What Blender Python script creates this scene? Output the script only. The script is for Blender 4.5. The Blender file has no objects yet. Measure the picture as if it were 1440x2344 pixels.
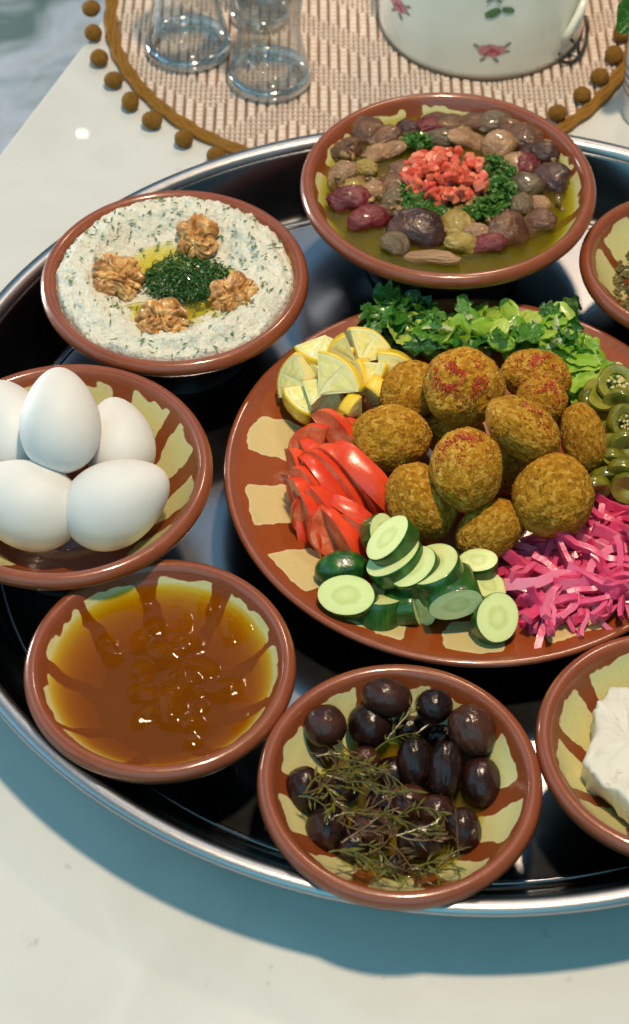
import bpy, bmesh, math, random
import numpy as np
from mathutils import Vector, Matrix, Quaternion, noise as mn

R = random.Random(7)
PI = math.pi
CM = 0.01
sc = bpy.context.scene
col = sc.collection

# ------------------------------------------------------------ camera
F = 4340.0; PITCH = math.radians(49.15); CZ = 0.745; CY = -0.64
cam_d = bpy.data.cameras.new('camera'); cam = bpy.data.objects.new('camera', cam_d); col.objects.link(cam)
cam_d.sensor_fit = 'VERTICAL'; cam_d.sensor_height = 24.0; cam_d.lens = F / 2344 * 24.0
cam_d.clip_start = 0.02; cam_d.clip_end = 50
cam.location = (0, CY, CZ); cam.rotation_euler = (PI / 2 - PITCH, 0, 0)
cam_d.dof.use_dof = True; cam_d.dof.focus_distance = 0.93; cam_d.dof.aperture_fstop = 9.0
sc.camera = cam

# ------------------------------------------------------------ world and lamps
w = bpy.data.worlds.new('World'); sc.world = w; w.use_nodes = True
bg = w.node_tree.nodes['Background']
bg.inputs[0].default_value = (0.24, 0.62, 0.80, 1); bg.inputs[1].default_value = 0.20

def lamp(name, loc, target, size, power, color, sizey=None, shape='RECTANGLE'):
    d = bpy.data.lights.new(name, 'AREA'); d.shape = shape; d.size = size
    if sizey: d.size_y = sizey
    d.energy = power; d.color = color
    o = bpy.data.objects.new(name, d); col.objects.link(o); o.location = loc
    o.rotation_euler = (Vector(target) - Vector(loc)).to_track_quat('-Z', 'Y').to_euler()
    return o
lamp('ceiling_lamp', (0.15, 0.00, 1.50), (0.06, 0.0, 0), 0.12, 21.3, (1.0, 0.79, 0.55), shape='DISK')
lamp('ceiling_lamp_far', (0.35, 1.35, 1.7), (0.1, 0.1, 0), 0.14, 6.0, (1.0, 0.72, 0.48), shape='DISK')
lamp('counter_spot', (-0.405, 2.02, 1.315), (-0.145, 0.32, 0), 0.016, 0.035, (1.0, 0.95, 0.85), 0.008)
lamp('window_left', (-1.9, 0.0, 1.1), (0, 0.0, 0), 2.4, 12.0, (0.38, 0.76, 1.0), 1.6)
lamp('fill_front', (-0.4, -2.2, 1.7), (0, 0.0, 0), 3.4, 31.0, (0.26, 0.74, 0.90), 2.6)  # added blue fill from the camera side, lights the tray's shadow band
lamp('window_back', (-0.5, 2.3, 2.7), (0, 0.1, 0), 2.2, 10.0, (0.38, 0.68, 1.0), 1.8)
lamp('floor_fill_light', (-2.2, 1.6, -0.35), (-0.6, 1.6, -0.76), 0.5, 95.0, (1.0, 0.98, 0.94), 1.6)  # unseen fill lamp added to brighten the floor

sc.view_settings.view_transform = 'Standard'; sc.view_settings.look = 'None'
sc.view_settings.exposure = 0.0; sc.view_settings.gamma = 1.0
sc.cycles.max_bounces = 10; sc.cycles.transparent_max_bounces = 16
sc.cycles.caustics_refractive = False; sc.cycles.caustics_reflective = False

# screen axes of the camera in the world, to orient pieces as the photograph shows them
SX = Vector((1, 0, 0)); SU = Vector((0, math.sin(PITCH), math.cos(PITCH))); SB = Vector((0, -math.cos(PITCH), math.sin(PITCH)))

def W(px, py, z):
    """point in cm at height z (cm) that the photograph shows at px, py"""
    a = (px - 720) / F; b = (1172 - py) / F
    c, s = math.cos(PITCH), math.sin(PITCH)
    d = Vector((a, c + b * s, -s + b * c)); t = (z * CM - CZ) / d.z
    return Vector((d.x * t, CY + d.y * t, CZ + d.z * t)) * 100
def S(p):
    """cm per photograph pixel at a point"""
    v = p * CM - Vector((0, CY, CZ)); return -v.dot(SB) / F * 100

# ------------------------------------------------------------ mesh helpers (all lengths in cm)
def mesh(bm, name, mats, smooth=True):
    for v in bm.verts: v.co *= CM
    me = bpy.data.meshes.new(name); bm.to_mesh(me); bm.free()
    for m in (mats if isinstance(mats, (list, tuple)) else [mats]): me.materials.append(m)
    if smooth: me.polygons.foreach_set('use_smooth', [True] * len(me.polygons))
    return me
def obj(name, me, loc=(0, 0, 0), rot=None, scale=None, parent=None, label=None, cat=None, group=None, kind=None):
    o = bpy.data.objects.new(name, me); col.objects.link(o)
    if parent is not None: o.parent = parent
    o.location = Vector(loc) * CM
    if rot is not None:
        o.rotation_mode = 'QUATERNION'; o.rotation_quaternion = rot if isinstance(rot, Quaternion) else rot.to_quaternion()
    if scale is not None: o.scale = scale if hasattr(scale, '__len__') else (scale,) * 3
    if label: o['label'] = label
    if cat: o['category'] = cat
    if group: o['group'] = group
    if kind: o['kind'] = kind
    return o
def nz(p, s=1.0, o=0.0): return mn.noise(Vector((p[0] * s + o, p[1] * s + o * 1.7, p[2] * s - o * .6)))
def frame(x, y, z):
    return Matrix((x, y, z)).transposed()
def screen_rot(roll=0, tilt=0, swing=0):
    """object axes X,Y,Z laid to screen right, screen up, towards the eye; then tilted"""
    m = frame(SX, SU, SB)
    return (m @ Matrix.Rotation(math.radians(roll), 3, 'Z') @ Matrix.Rotation(math.radians(tilt), 3, 'X') @ Matrix.Rotation(math.radians(swing), 3, 'Y')).to_quaternion()
def lathe(prof, seg=96, mats=None, close=False):
    bm = bmesh.new(); rings = []
    for r, z in prof:
        if r < 1e-6: rings.append([bm.verts.new((0, 0, z))])
        else: rings.append([bm.verts.new((r * math.cos(2 * PI * k / seg), r * math.sin(2 * PI * k / seg), z)) for k in range(seg)])
    for i in range(len(rings) - 1 + (1 if close else 0)):
        a, b = rings[i], rings[(i + 1) % len(rings)]
        for k in range(seg):
            k2 = (k + 1) % seg
            if len(a) == 1 and len(b) == 1: continue
            if len(a) == 1: f = bm.faces.new((a[0], b[k], b[k2]))
            elif len(b) == 1: f = bm.faces.new((a[k], b[0], a[k2]))
            else: f = bm.faces.new((a[k], b[k], b[k2], a[k2]))
            if mats: f.material_index = mats[i]
    bmesh.ops.recalc_face_normals(bm, faces=bm.faces)
    return bm
def ico(sub, sx=1, sy=1, sz=1):
    bm = bmesh.new(); bmesh.ops.create_icosphere(bm, subdivisions=sub, radius=1)
    for v in bm.verts: v.co = Vector((v.co.x * sx, v.co.y * sy, v.co.z * sz))
    return bm
def tube(bm, pts, r, seg=6, r2=None, flat=1.0):
    n = len(pts); rings = []; pu = None
    for i, p in enumerate(pts):
        t = (pts[min(i + 1, n - 1)] - pts[max(i - 1, 0)]).normalized()
        if pu is None: pu = t.orthogonal().normalized()
        pu = (pu - t * pu.dot(t)).normalized(); pv = t.cross(pu)
        rr = r if r2 is None else r + (r2 - r) * i / (n - 1)
        rings.append([bm.verts.new(p + pu * (rr * math.cos(2 * PI * (k + .5) / seg)) + pv * (rr * flat * math.sin(2 * PI * (k + .5) / seg))) for k in range(seg)])
    for i in range(n - 1):
        for k in range(seg):
            bm.faces.new((rings[i][k], rings[i][(k + 1) % seg], rings[i + 1][(k + 1) % seg], rings[i + 1][k]))
    bm.faces.new(rings[0][::-1]); bm.faces.new(rings[-1])
    return rings
def box(bm, c, sx, sy, sz, rot=None):
    vs = []
    for x in (-.5, .5):
        for y in (-.5, .5):
            for z in (-.5, .5):
                p = Vector((x * sx, y * sy, z * sz))
                if rot is not None: p = rot @ p
                vs.append(bm.verts.new(p + Vector(c)))
    for f in ((0, 1, 3, 2), (4, 6, 7, 5), (0, 4, 5, 1), (2, 3, 7, 6), (0, 2, 6, 4), (1, 5, 7, 3)):
        bm.faces.new([vs[i] for i in f])

# ------------------------------------------------------------ material helpers (shader space in cm)
class MT:
    def __init__(s, name):
        s.m = bpy.data.materials.new(name); s.m.use_nodes = True; s.t = s.m.node_tree
        s.b = s.t.nodes['Principled BSDF']; s.out = s.t.nodes['Material Output']; s._p = None
    def n(s, typ, **kw):
        x = s.t.nodes.new(typ)
        for k, v in kw.items():
            if k.startswith('_'): setattr(x, k[1:], v)
            else:
                inp = x.inputs[int(k[1:])] if k[0] == 'i' and k[1:].isdigit() else x.inputs[k.replace('__', ' ')]
                s.set(inp, v)
        return x
    def set(s, inp, v):
        if isinstance(v, bpy.types.NodeSocket): s.t.links.new(v, inp)
        elif isinstance(v, (tuple, list)) and len(v) == 3 and inp.type == 'RGBA': inp.default_value = (*v, 1)
        else: inp.default_value = v
    def P(s):
        if s._p is None:
            tc = s.n('ShaderNodeTexCoord')
            s._p = s.n('ShaderNodeVectorMath', _operation='SCALE', i0=tc.outputs['Object'], Scale=100.0).outputs[0]
        return s._p
    def rnd(s):
        return s.n('ShaderNodeObjectInfo').outputs['Random']
    def shift(s):
        """object coords shifted by the object's random number, so copies differ"""
        r = s.n('ShaderNodeMath', _operation='MULTIPLY', i0=s.rnd(), i1=57.0).outputs[0]
        return s.n('ShaderNodeVectorMath', _operation='ADD', i0=s.P(), i1=r).outputs[0]
    def noise(s, scale, detail=3, rough=.55, vec=None, dist=0.0):
        return s.n('ShaderNodeTexNoise', Vector=vec or s.P(), Scale=scale, Detail=detail, Roughness=rough, Distortion=dist).outputs['Fac']
    def vor(s, scale, vec=None, feat='F1', out='Distance'):
        return s.n('ShaderNodeTexVoronoi', _feature=feat, Vector=vec or s.P(), Scale=scale).outputs[out]
    def math(s, op, a, b=0.0, c=0.0, clamp=False):
        return s.n('ShaderNodeMath', _operation=op, _use_clamp=clamp, i0=a, i1=b, i2=c).outputs[0]
    def ramp(s, fac, stops, interp='LINEAR'):
        r = s.n('ShaderNodeValToRGB', Fac=fac); cr = r.color_ramp; cr.interpolation = interp
        while len(cr.elements) < len(stops): cr.elements.new(0.5)
        for e, (p, c) in zip(cr.elements, stops):
            e.position = p; e.color = (*c, 1) if len(c) == 3 else c
        return r.outputs['Color']
    def mix(s, fac, a, b):
        x = s.n('ShaderNodeMix', _data_type='RGBA'); s.set(x.inputs[0], fac); s.set(x.inputs[6], a); s.set(x.inputs[7], b)
        return x.outputs[2]
    def bump(s, h, strength=.3, dist=.05, prev=None):
        k = dict(Strength=strength, Distance=dist * CM, Height=h)
        if prev is not None: k['Normal'] = prev
        return s.n('ShaderNodeBump', **k).outputs[0]
    def fin(s, color=None, rough=.5, metal=0, normal=None, coat=0, coat_rough=.05, sss=0, sss_r=(1, .4, .2), sss_scale=.3, spec=None, trans=0, ior=None, alpha=None):
        b = s.b
        if color is not None: s.set(b.inputs['Base Color'], color)
        s.set(b.inputs['Roughness'], rough); s.set(b.inputs['Metallic'], metal)
        if normal is not None: s.set(b.inputs['Normal'], normal)
        if coat: s.set(b.inputs['Coat Weight'], coat); s.set(b.inputs['Coat Roughness'], coat_rough)
        if sss:
            s.set(b.inputs['Subsurface Weight'], sss); b.inputs['Subsurface Radius'].default_value = sss_r
            b.inputs['Subsurface Scale'].default_value = sss_scale * CM
        if spec is not None: s.set(b.inputs['Specular IOR Level'], spec)
        if trans: s.set(b.inputs['Transmission Weight'], trans)
        if ior: s.set(b.inputs['IOR'], ior)
        return s.m

def smoothmask(m, v, lo, hi):
    x = m.n('ShaderNodeMapRange', _interpolation_type='SMOOTHSTEP', Value=v); x.inputs['From Min'].default_value = lo; x.inputs['From Max'].default_value = hi
    return x.outputs[0]

BROWN = (0.27, 0.060, 0.014); CREAM = (0.71, 0.62, 0.27)
def glaze(name, npet, r0, r1, fill, phase, seed=0.0, brown=BROWN, cream=CREAM, taper=1.0):
    """brown glazed earthenware with cream slip petals: r0..r1 radial band, cm"""
    m = MT(name)
    P = m.P()
    wob = m.n('ShaderNodeTexNoise', Vector=m.n('ShaderNodeVectorMath', _operation='ADD', i0=P, i1=(seed, seed, seed)).outputs[0], Scale=.75, Detail=2.0).outputs['Color']
    d = m.n('ShaderNodeVectorMath', _operation='SUBTRACT', i0=wob, i1=(.5, .5, .5)).outputs[0]
    d = m.n('ShaderNodeVectorMath', _operation='SCALE', i0=d, Scale=.9).outputs[0]
    Pd = m.n('ShaderNodeVectorMath', _operation='ADD', i0=P, i1=d).outputs[0]
    sep = m.n('ShaderNodeSeparateXYZ', Vector=Pd); x, y = sep.outputs[0], sep.outputs[1]
    r = m.math('SQRT', m.math('ADD', m.math('MULTIPLY', x, x), m.math('MULTIPLY', y, y)))
    ang = m.math('ARCTAN2', y, x)
    a = m.math('ADD', m.math('MULTIPLY', ang, npet / (2 * PI)), phase + 50)
    idx = m.math('FLOOR', a); loc = m.math('SUBTRACT', m.math('FRACT', a), .5)
    wn = m.n('ShaderNodeTexWhiteNoise', _noise_dimensions='1D', W=m.math('ADD', idx, seed))
    rv = wn.outputs['Value']
    # skewed sides
    skew = m.math('MULTIPLY', m.math('SUBTRACT', rv, .5), .10)
    loc = m.math('ADD', loc, m.math('MULTIPLY', skew, m.math('SUBTRACT', r, (r0 + r1) / 2)))
    arc = m.math('MULTIPLY', m.math('ABSOLUTE', loc), m.math('MULTIPLY', r, 2 * PI / npet))
    tt = m.math('DIVIDE', m.math('SUBTRACT', r, r0), r1 - r0)
    fw = m.math('MULTIPLY', m.math('MULTIPLY', r, PI / npet), m.math('ADD', fill - .22 * taper, m.math('MULTIPLY', tt, .22 * taper)))
    fw = m.math('MULTIPLY', fw, m.math('ADD', .9, m.math('MULTIPLY', rv, .2)))
    du = m.math('SUBTRACT', arc, fw)
    dv = m.math('SUBTRACT', m.math('ABSOLUTE', m.math('SUBTRACT', r, (r0 + r1) / 2)), (r1 - r0) / 2)
    e = m.n('ShaderNodeMath', _operation='SMOOTH_MAX', i0=du, i1=dv, i2=.35).outputs[0]
    mask = m.math('SUBTRACT', 1.0, smoothmask(m, e, -.05, .0))
    blot = m.noise(.6, 4); spk = m.noise(6.0, 3)
    br = m.mix(m.math('MULTIPLY', blot, .6), brown, tuple(c * .62 for c in brown))
    cr = m.mix(m.math('MULTIPLY', smoothmask(m, spk, .55, .75), .35), m.mix(blot, cream, (cream[0] * .86, cream[1] * .93, cream[2] * .95)), (.42, .30, .10))
    edge = m.math('MULTIPLY', smoothmask(m, e, -.22, -.03), mask)
    cr = m.mix(m.math('MULTIPLY', edge, .35), cr, (.70, .60, .38))
    c = m.mix(mask, br, cr)
    bmp = m.bump(mask, .25, .03); bmp = m.bump(m.noise(1.3, 2), .12, .2, bmp)
    return m.fin(c, rough=.34, coat=.45, coat_rough=.06, spec=.4, normal=bmp)
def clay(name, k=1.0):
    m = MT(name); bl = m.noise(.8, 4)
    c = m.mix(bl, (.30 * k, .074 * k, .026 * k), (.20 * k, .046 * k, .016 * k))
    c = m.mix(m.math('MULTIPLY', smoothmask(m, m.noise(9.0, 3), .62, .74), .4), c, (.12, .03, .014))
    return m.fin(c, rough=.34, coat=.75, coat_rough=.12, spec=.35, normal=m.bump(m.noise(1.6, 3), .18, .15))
CLAY = clay('terracotta_rim')
UNDER = clay('shade_dark_underside', .16)  # same clay darkened: shade under bowls and plate put into the colour
def simple(name, c1, c2, scale=3, rough=.4, bs=8, bstr=.2, bd=.05, jitter=True, **kw):
    m = MT(name); v = m.shift() if jitter else m.P()
    c = m.ramp(m.noise(scale, 4, vec=v), [(.3, c1), (.7, c2)])
    return m.fin(c, rough=rough, normal=m.bump(m.noise(bs, 4, vec=v), bstr, bd), **kw)
def liquid(name, absorb, density, rough=.04, bscale=0, bstr=.3, tint=(1, 1, 1), scatter=None):
    """clear liquid: transparent skin with a gloss, colour from absorption through its real depth"""
    m = MT(name); t = m.t
    tr = m.n('ShaderNodeBsdfTransparent', Color=(*tint, 1))
    gl = m.n('ShaderNodeBsdfGlossy', Roughness=rough)
    fr = m.n('ShaderNodeLayerWeight', Blend=.5)
    if bscale:
        b = m.bump(m.noise(bscale, 3), bstr, .1); t.links.new(b, gl.inputs['Normal']); t.links.new(b, fr.inputs['Normal'])
    fo = m.math('ADD', .015, m.math('MULTIPLY', m.math('POWER', fr.outputs['Facing'], 4.5), .9))
    mx = m.n('ShaderNodeMixShader', i0=fo, i1=tr.outputs[0], i2=gl.outputs[0])
    t.links.new(mx.outputs[0], m.out.inputs['Surface'])
    va = m.n('ShaderNodeVolumeAbsorption', Color=(*absorb, 1), Density=density)
    vo = va.outputs[0]
    if scatter:
        vs = m.n('ShaderNodeVolumeScatter', Color=(*scatter[0], 1), Density=scatter[1])
        vo = m.n('ShaderNodeAddShader', i0=va.outputs[0], i1=vs.outputs[0]).outputs[0]
    t.links.new(vo, m.out.inputs['Volume']); t.nodes.remove(m.b)
    return m.m

# ============================================================ SETTING: floor, table
def mat_floor():
    m = MT('floor_marble'); P = m.P()
    a = m.noise(.085, 4, dist=1.0); b = m.noise(.3, 4)
    c = m.ramp(a, [(.34, (.09, .15, .13)), (.46, (.33, .37, .38)), (.56, (.52, .54, .60)), (.72, (.42, .42, .40))])
    c = m.mix(m.math('MULTIPLY', b, .45), c, (.24, .25, .24))
    return m.fin(c, rough=.35)
bm = bmesh.new(); vs = [bm.verts.new(p) for p in ((-400, -300, -76), (400, -300, -76), (400, 700, -76), (-400, 700, -76))]; bm.faces.new(vs)
obj('floor', mesh(bm, 'floor', mat_floor(), False), kind='structure')

def mat_table():
    m = MT('quartz_white'); a = m.noise(.10, 5, dist=.6); b = m.noise(.9, 3)
    c = m.ramp(a, [(.30, (.59, .57, .53)), (.5, (.66, .65, .62)), (.72, (.615, .60, .57))])
    sp = m.math('MULTIPLY', smoothmask(m, b, .66, .76), smoothmask(m, m.noise(.22, 2), .46, .6))
    c = m.mix(m.math('MULTIPLY', sp, .5), c, (.40, .36, .33))
    vn = m.math('ABSOLUTE', m.math('SUBTRACT', m.noise(.07, 3, dist=1.5), .5))
    return m.fin(c, rough=.30, spec=.3, coat=.25, coat_rough=.02)
e0 = Vector((-19.7, 30.6, 0)); ed = Vector((4.3, 11.5, 0)).normalized(); en = Vector((ed.y, -ed.x, 0))
TZ = -.4
bm = bmesh.new(); cor = [e0 + ed * -110, e0 + ed * 120, e0 + ed * 120 + en * 120, e0 + ed * -110 + en * 120]
top = [bm.verts.new((c.x, c.y, TZ)) for c in cor]; bot = [bm.verts.new((c.x, c.y, TZ - 3)) for c in cor]
bm.faces.new(top); bm.faces.new(bot[::-1])
for i in range(4): bm.faces.new((top[i], bot[i], bot[(i + 1) % 4], top[(i + 1) % 4]))
bmesh.ops.recalc_face_normals(bm, faces=bm.faces)
bmesh.ops.bevel(bm, geom=bm.edges[:], offset=.35, segments=3, affect='EDGES')
obj('table', mesh(bm, 'table', mat_table(), False), label='white speckled stone table top under the tray and the round placemat', cat='table')

# ============================================================ TRAY
def mat_steel(name, base=(.34, .35, .37), rough=.16):
    m = MT(name); P = m.P()
    sc_ = m.n('ShaderNodeTexNoise', Vector=P, Scale=14.0, Detail=3.0).outputs['Fac']
    smear = m.noise(.35, 4)
    r = m.math('ADD', rough, m.math('MULTIPLY', smear, .14))
    c = m.mix(m.math('MULTIPLY', smoothmask(m, m.noise(3, 5), .60, .8), .5), base, tuple(x * .5 for x in base))
    return m.fin(c, rough=r, metal=1.0, normal=m.bump(sc_, .05, .02))
def mat_brushed():
    m = MT('brushed_steel_lip'); g = m.noise(20, 3)
    return m.fin(m.mix(g, (.34, .35, .37), (.46, .46, .47)), rough=.33, metal=1.0, normal=m.bump(m.noise(35, 2), .25, .02))
STEEL = mat_steel('dark_steel', (.19, .20, .215), .14); LIP = mat_brushed()
TC = Vector((7.46, 1.53, 0)); TA, TB = 27.58, 26.54
def ering(bm, ofs, z, seg=200):
    return [bm.verts.new(((TA + ofs) * math.cos(2 * PI * k / seg), (TB + ofs) * math.sin(2 * PI * k / seg), z)) for k in range(seg)]
def eloft(prof, name, mats):
    bm = bmesh.new(); rs = [ering(bm, o, z) for o, z in prof]
    for a, b in zip(rs[:-1], rs[1:]):
        for k in range(200): bm.faces.new((a[k], b[k], b[(k + 1) % 200], a[(k + 1) % 200]))
    return bm, rs
tray = bpy.data.objects.new('serving_tray', None); col.objects.link(tray); tray.location = TC * CM
tray['label'] = 'large oval dark steel tray carrying all the earthenware bowls'; tray['category'] = 'tray'
bm, rs = eloft([(-3.55, .02), (-3.2, .08), (-2.9, .35), (-2.4, 1.15), (-1.7, 2.3), (-1.1, 3.2), (-.85, 3.52)], 'w', None)
bm.faces.new(rs[0][::-1])
rs2 = [ering(bm, o, z) for o, z in [(-.75, 3.35), (-1.45, 2.2), (-2.2, .9), (-3.0, -.1), (-3.5, -.36)]]
allr = [rs[-1]] + rs2
for a, b in zip(allr[:-1], allr[1:]):
    for k in range(200): bm.faces.new((a[k], b[k], b[(k + 1) % 200], a[(k + 1) % 200]))
bm.faces.new(rs2[-1])
bmesh.ops.recalc_face_normals(bm, faces=bm.faces)
me = mesh(bm, 'tray_well', STEEL); obj('well', me, parent=tray)
bm, rs = eloft([(-.98, 3.42), (-.86, 3.66), (-.66, 3.80), (-.40, 3.84), (-.14, 3.78), (0, 3.62), (-.04, 3.42), (-.25, 3.30), (-.6, 3.26)], 'l', None)
bmesh.ops.recalc_face_normals(bm, faces=bm.faces)
obj('lip', mesh(bm, 'tray_lip', LIP), parent=tray, label='rolled brushed steel lip of the tray')
bm, rs = eloft([(-3.75, .03), (-3.70, .09), (-3.62, .10), (-3.56, .08), (-3.5, .03)], 'b', None)
bmesh.ops.recalc_face_normals(bm, faces=bm.faces)
obj('well_bead', mesh(bm, 'tray_bead', STEEL), parent=tray)

# ============================================================ BOWLS
def bowl_prof(Rr, H):
    n = 12; ri = Rr - .84; zi = H - .46; z0 = .75
    pr = [(0, z0)] + [(ri * k / n, z0 + (zi - z0) * (max(0, k / n - .12) / .88) ** 2.1) for k in range(1, n + 1)]
    lip = [(Rr - .76, H - .27), (Rr - .66, H - .12), (Rr - .54, H - .03), (Rr - .42, H), (Rr - .24, H - .05), (Rr - .10, H - .17), (Rr - .02, H - .34), (Rr, H - .52), (Rr - .06, H - .70), (Rr - .2, H - .88), (Rr - .36, H - 1.0)]
    out = [(Rr * (.56 + .375 * t ** 1.25), .35 + (H - 1.45) * t) for t in (.95, .8, .6, .4, .2, 0)]
    ft = [(Rr * .55, .0), (Rr * .49, .0), (Rr * .47, .3), (0, .32)]
    p = pr + lip + out + ft
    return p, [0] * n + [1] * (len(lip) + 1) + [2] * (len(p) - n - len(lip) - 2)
def bowl_in(Rr, H, r):
    ri = Rr - .84; zi = H - .46; z0 = .75
    return z0 + (zi - z0) * (max(0, min(r / ri, 1) - .12) / .88) ** 2.1
def bowl(Rr, H, loc, label, npet, phase, fill=.8, inner=.45, seed=0, tilt=None, gl=None):
    p, mi = bowl_prof(Rr, H)
    g = gl or glaze('glaze_%d' % int(seed), npet, Rr * inner, Rr - .90, fill, phase, seed)
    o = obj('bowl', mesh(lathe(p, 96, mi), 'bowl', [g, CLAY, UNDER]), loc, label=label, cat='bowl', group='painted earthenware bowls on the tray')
    if tilt is not None:
        o.rotation_mode = 'QUATERNION'; o.rotation_quaternion = tilt
    return o
JAM = Vector((-7.07, -12.5, .03)); OLV = Vector((3.72, -18.7, .03)); CHE = Vector((15.95, -16.8, .03)); RGT = Vector((20.75, 14.8, .03))
EGG = Vector((-12.35, -1.35, .03)); BEA = Vector((7.54, 19.94, .03)); LAB = Vector((-7.56, 12.67, .03)); PLA = Vector((7.95, .93, .03))
bowl(6.25, 4.5, JAM, 'small brown bowl filled with amber jam', 9, .53, .86, .50, 11)
bowl(6.25, 4.5, OLV, 'small brown bowl holding black olives and herb sprigs', 10, .06, .74, .55, 23)
bowl(6.15, 4.5, CHE, 'small brown bowl at the right edge holding a white cheese block', 10, .27, .84, .40, 37)
bowl(6.10, 4.5, RGT, 'small brown bowl at the upper right edge with a green herb mix', 9, .11, .84, .50, 41)
bowl(7.35, 5.5, EGG, 'wide brown bowl at the left edge holding five white eggs', 12, .78, .74, .58, 53)
bowl(8.35, 6.0, BEA, 'largest deep brown bowl holding stewed beans in oil', 12, .57, .84, .62, 67)
bowl(7.25, 5.5, LAB, 'wide brown bowl heaped with herbed white cheese dip and walnuts', 11, .20, .86, .50, 79)

# large plate
pp = [(0, 1.0), (2, 1.0), (4, 1.0), (5.6, 1.02), (6.4, 1.10), (7.4, 1.34), (8.6, 1.72), (9.8, 2.12), (11.0, 2.52), (11.9, 2.82)]
n_in = len(pp) - 1
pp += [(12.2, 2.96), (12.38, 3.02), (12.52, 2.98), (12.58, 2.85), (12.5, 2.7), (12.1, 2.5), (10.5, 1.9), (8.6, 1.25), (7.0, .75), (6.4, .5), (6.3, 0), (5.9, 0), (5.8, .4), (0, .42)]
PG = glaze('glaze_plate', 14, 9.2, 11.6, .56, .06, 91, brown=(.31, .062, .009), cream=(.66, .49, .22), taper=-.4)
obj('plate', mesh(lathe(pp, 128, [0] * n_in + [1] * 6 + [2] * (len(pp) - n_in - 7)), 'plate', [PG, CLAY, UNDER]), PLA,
    label='large round brown plate with cream petals under the falafel platter', cat='plate')
def plate_z(r):
    z = 1.0
    for (a, za), (b, zb) in zip(pp[:n_in], pp[1:n_in + 1]):
        if a <= r <= b: return za + (zb - za) * (r - a) / (b - a)
    return 2.8 if r > 6 else z

# ============================================================ JAM
def pool(loc, Rm, H, rad, level, bump, name, mat, label, cat, seed=0, n=26, seg=96):
    """closed body of liquid sitting in a bowl: bumpy top, underside just inside the bowl wall"""
    bm = bmesh.new(); rt = []; rb = []
    rads = [rad * (k / n) ** .85 for k in range(n + 1)]
    for r in rads:
        if r == 0:
            rt.append([bm.verts.new((0, 0, level + bump(0, 0, 0)))]); rb.append([bm.verts.new((0, 0, .70))]); continue
        a = []; b = []
        for k in range(seg):
            t = 2 * PI * k / seg; x, y = r * math.cos(t), r * math.sin(t)
            f = r / rad
            z = level + bump(x, y, f)
            a.append(bm.verts.new((x, y, z))); b.append(bm.verts.new((x, y, min(z - .02, bowl_in(Rm, H, r) - .06))))
        rt.append(a); rb.append(b)
    for L, flip in ((rt, 0), (rb, 1)):
        for i in range(n):
            for k in range(seg):
                k2 = (k + 1) % seg
                f = (L[i][0], L[i + 1][k], L[i + 1][k2]) if len(L[i]) == 1 else (L[i][k], L[i + 1][k], L[i + 1][k2], L[i][k2])
                bm.faces.new(f[::-1] if flip else f)
    for k in range(seg):
        k2 = (k + 1) % seg; bm.faces.new((rt[-1][k], rb[-1][k], rb[-1][k2], rt[-1][k2]))
    bmesh.ops.recalc_face_normals(bm, faces=bm.faces)
    return obj(name, mesh(bm, name, mat), loc, label=label, cat=cat)
lumps = [(R.uniform(-1.2, 3.9), R.uniform(-3.2, 4.2), R.uniform(.25, .7), R.uniform(.08, .26)) for _ in range(46)] + [(-2.6, 1.6, .5, .18), (-2.3, .9, .5, .14), (1.6, -3.9, .4, .14)]
def jam_bump(x, y, f):
    z = .03 * nz((x, y, 0), .6)
    for a, b, s, h in lumps:
        d2 = ((x - a) ** 2 + (y - b) ** 2) / (s * s)
        if d2 < 5: z += h * math.exp(-d2 * 1.5)
    z += .03 * max(0, nz((x, y, 3), 1.4)) if x > -2 else 0
    return z * (1 - f ** 8)
JAMM = liquid('amber_jam', (.996, .82, .0), 420, .05, 1.3, .35, scatter=((1.0, .385, .0), 62))
jr = 5.20
pool(JAM, 6.25, 4.5, jr, bowl_in(6.25, 4.5, jr) + .0, jam_bump, 'jam', JAMM, 'glossy amber jam with lumps filling the small bowl', 'jam', n=60, seg=160)

# ============================================================ EGGS
def mat_egg():
    m = MT('egg_white_shell'); v = m.shift()
    c = m.ramp(m.noise(.7, 3, vec=v), [(.35, (.70, .68, .66)), (.7, (.75, .73, .71))])
    c = m.mix(m.math('MULTIPLY', smoothmask(m, m.noise(7, 2, vec=v), .74, .8), .5), c, (.45, .36, .28))
    return m.fin(c, rough=.55, spec=.3, sss=.25, sss_r=(1, .8, .6), sss_scale=.25, normal=m.bump(m.noise(14, 3, vec=v), .06, .03))
bm = ico(5)
for v in bm.verts:
    t = v.co.y; k = 1 - .17 * t - .05 * t * t
    v.co = Vector((v.co.x * k, v.co.y * 1.34, v.co.z * k))
EGGM = mesh(bm, 'egg', mat_egg())
for px, py, z, r, roll, tilt, lab in [
    (138, 962, 6.9, 1.98, 3, -8, 'white egg standing on top of the other eggs'),
    (268, 1150, 4.6, 2.12, -62, 10, 'white egg lying tilted at the lower right of the pile'),
    (272, 1010, 4.5, 1.78, 12, -20, 'white egg with a small speck behind the top egg on the right'),
    (25, 985, 4.5, 2.05, 20, -15, 'white egg mostly hidden behind the top egg on the left'),
    (55, 1152, 4.3, 2.18, 70, 5, 'white egg at the lower left partly cut by the picture edge')]:
    obj('egg', EGGM, W(px, py, z), screen_rot(roll, tilt), r, label=lab, cat='egg', group='white eggs in the bowl')

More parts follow.
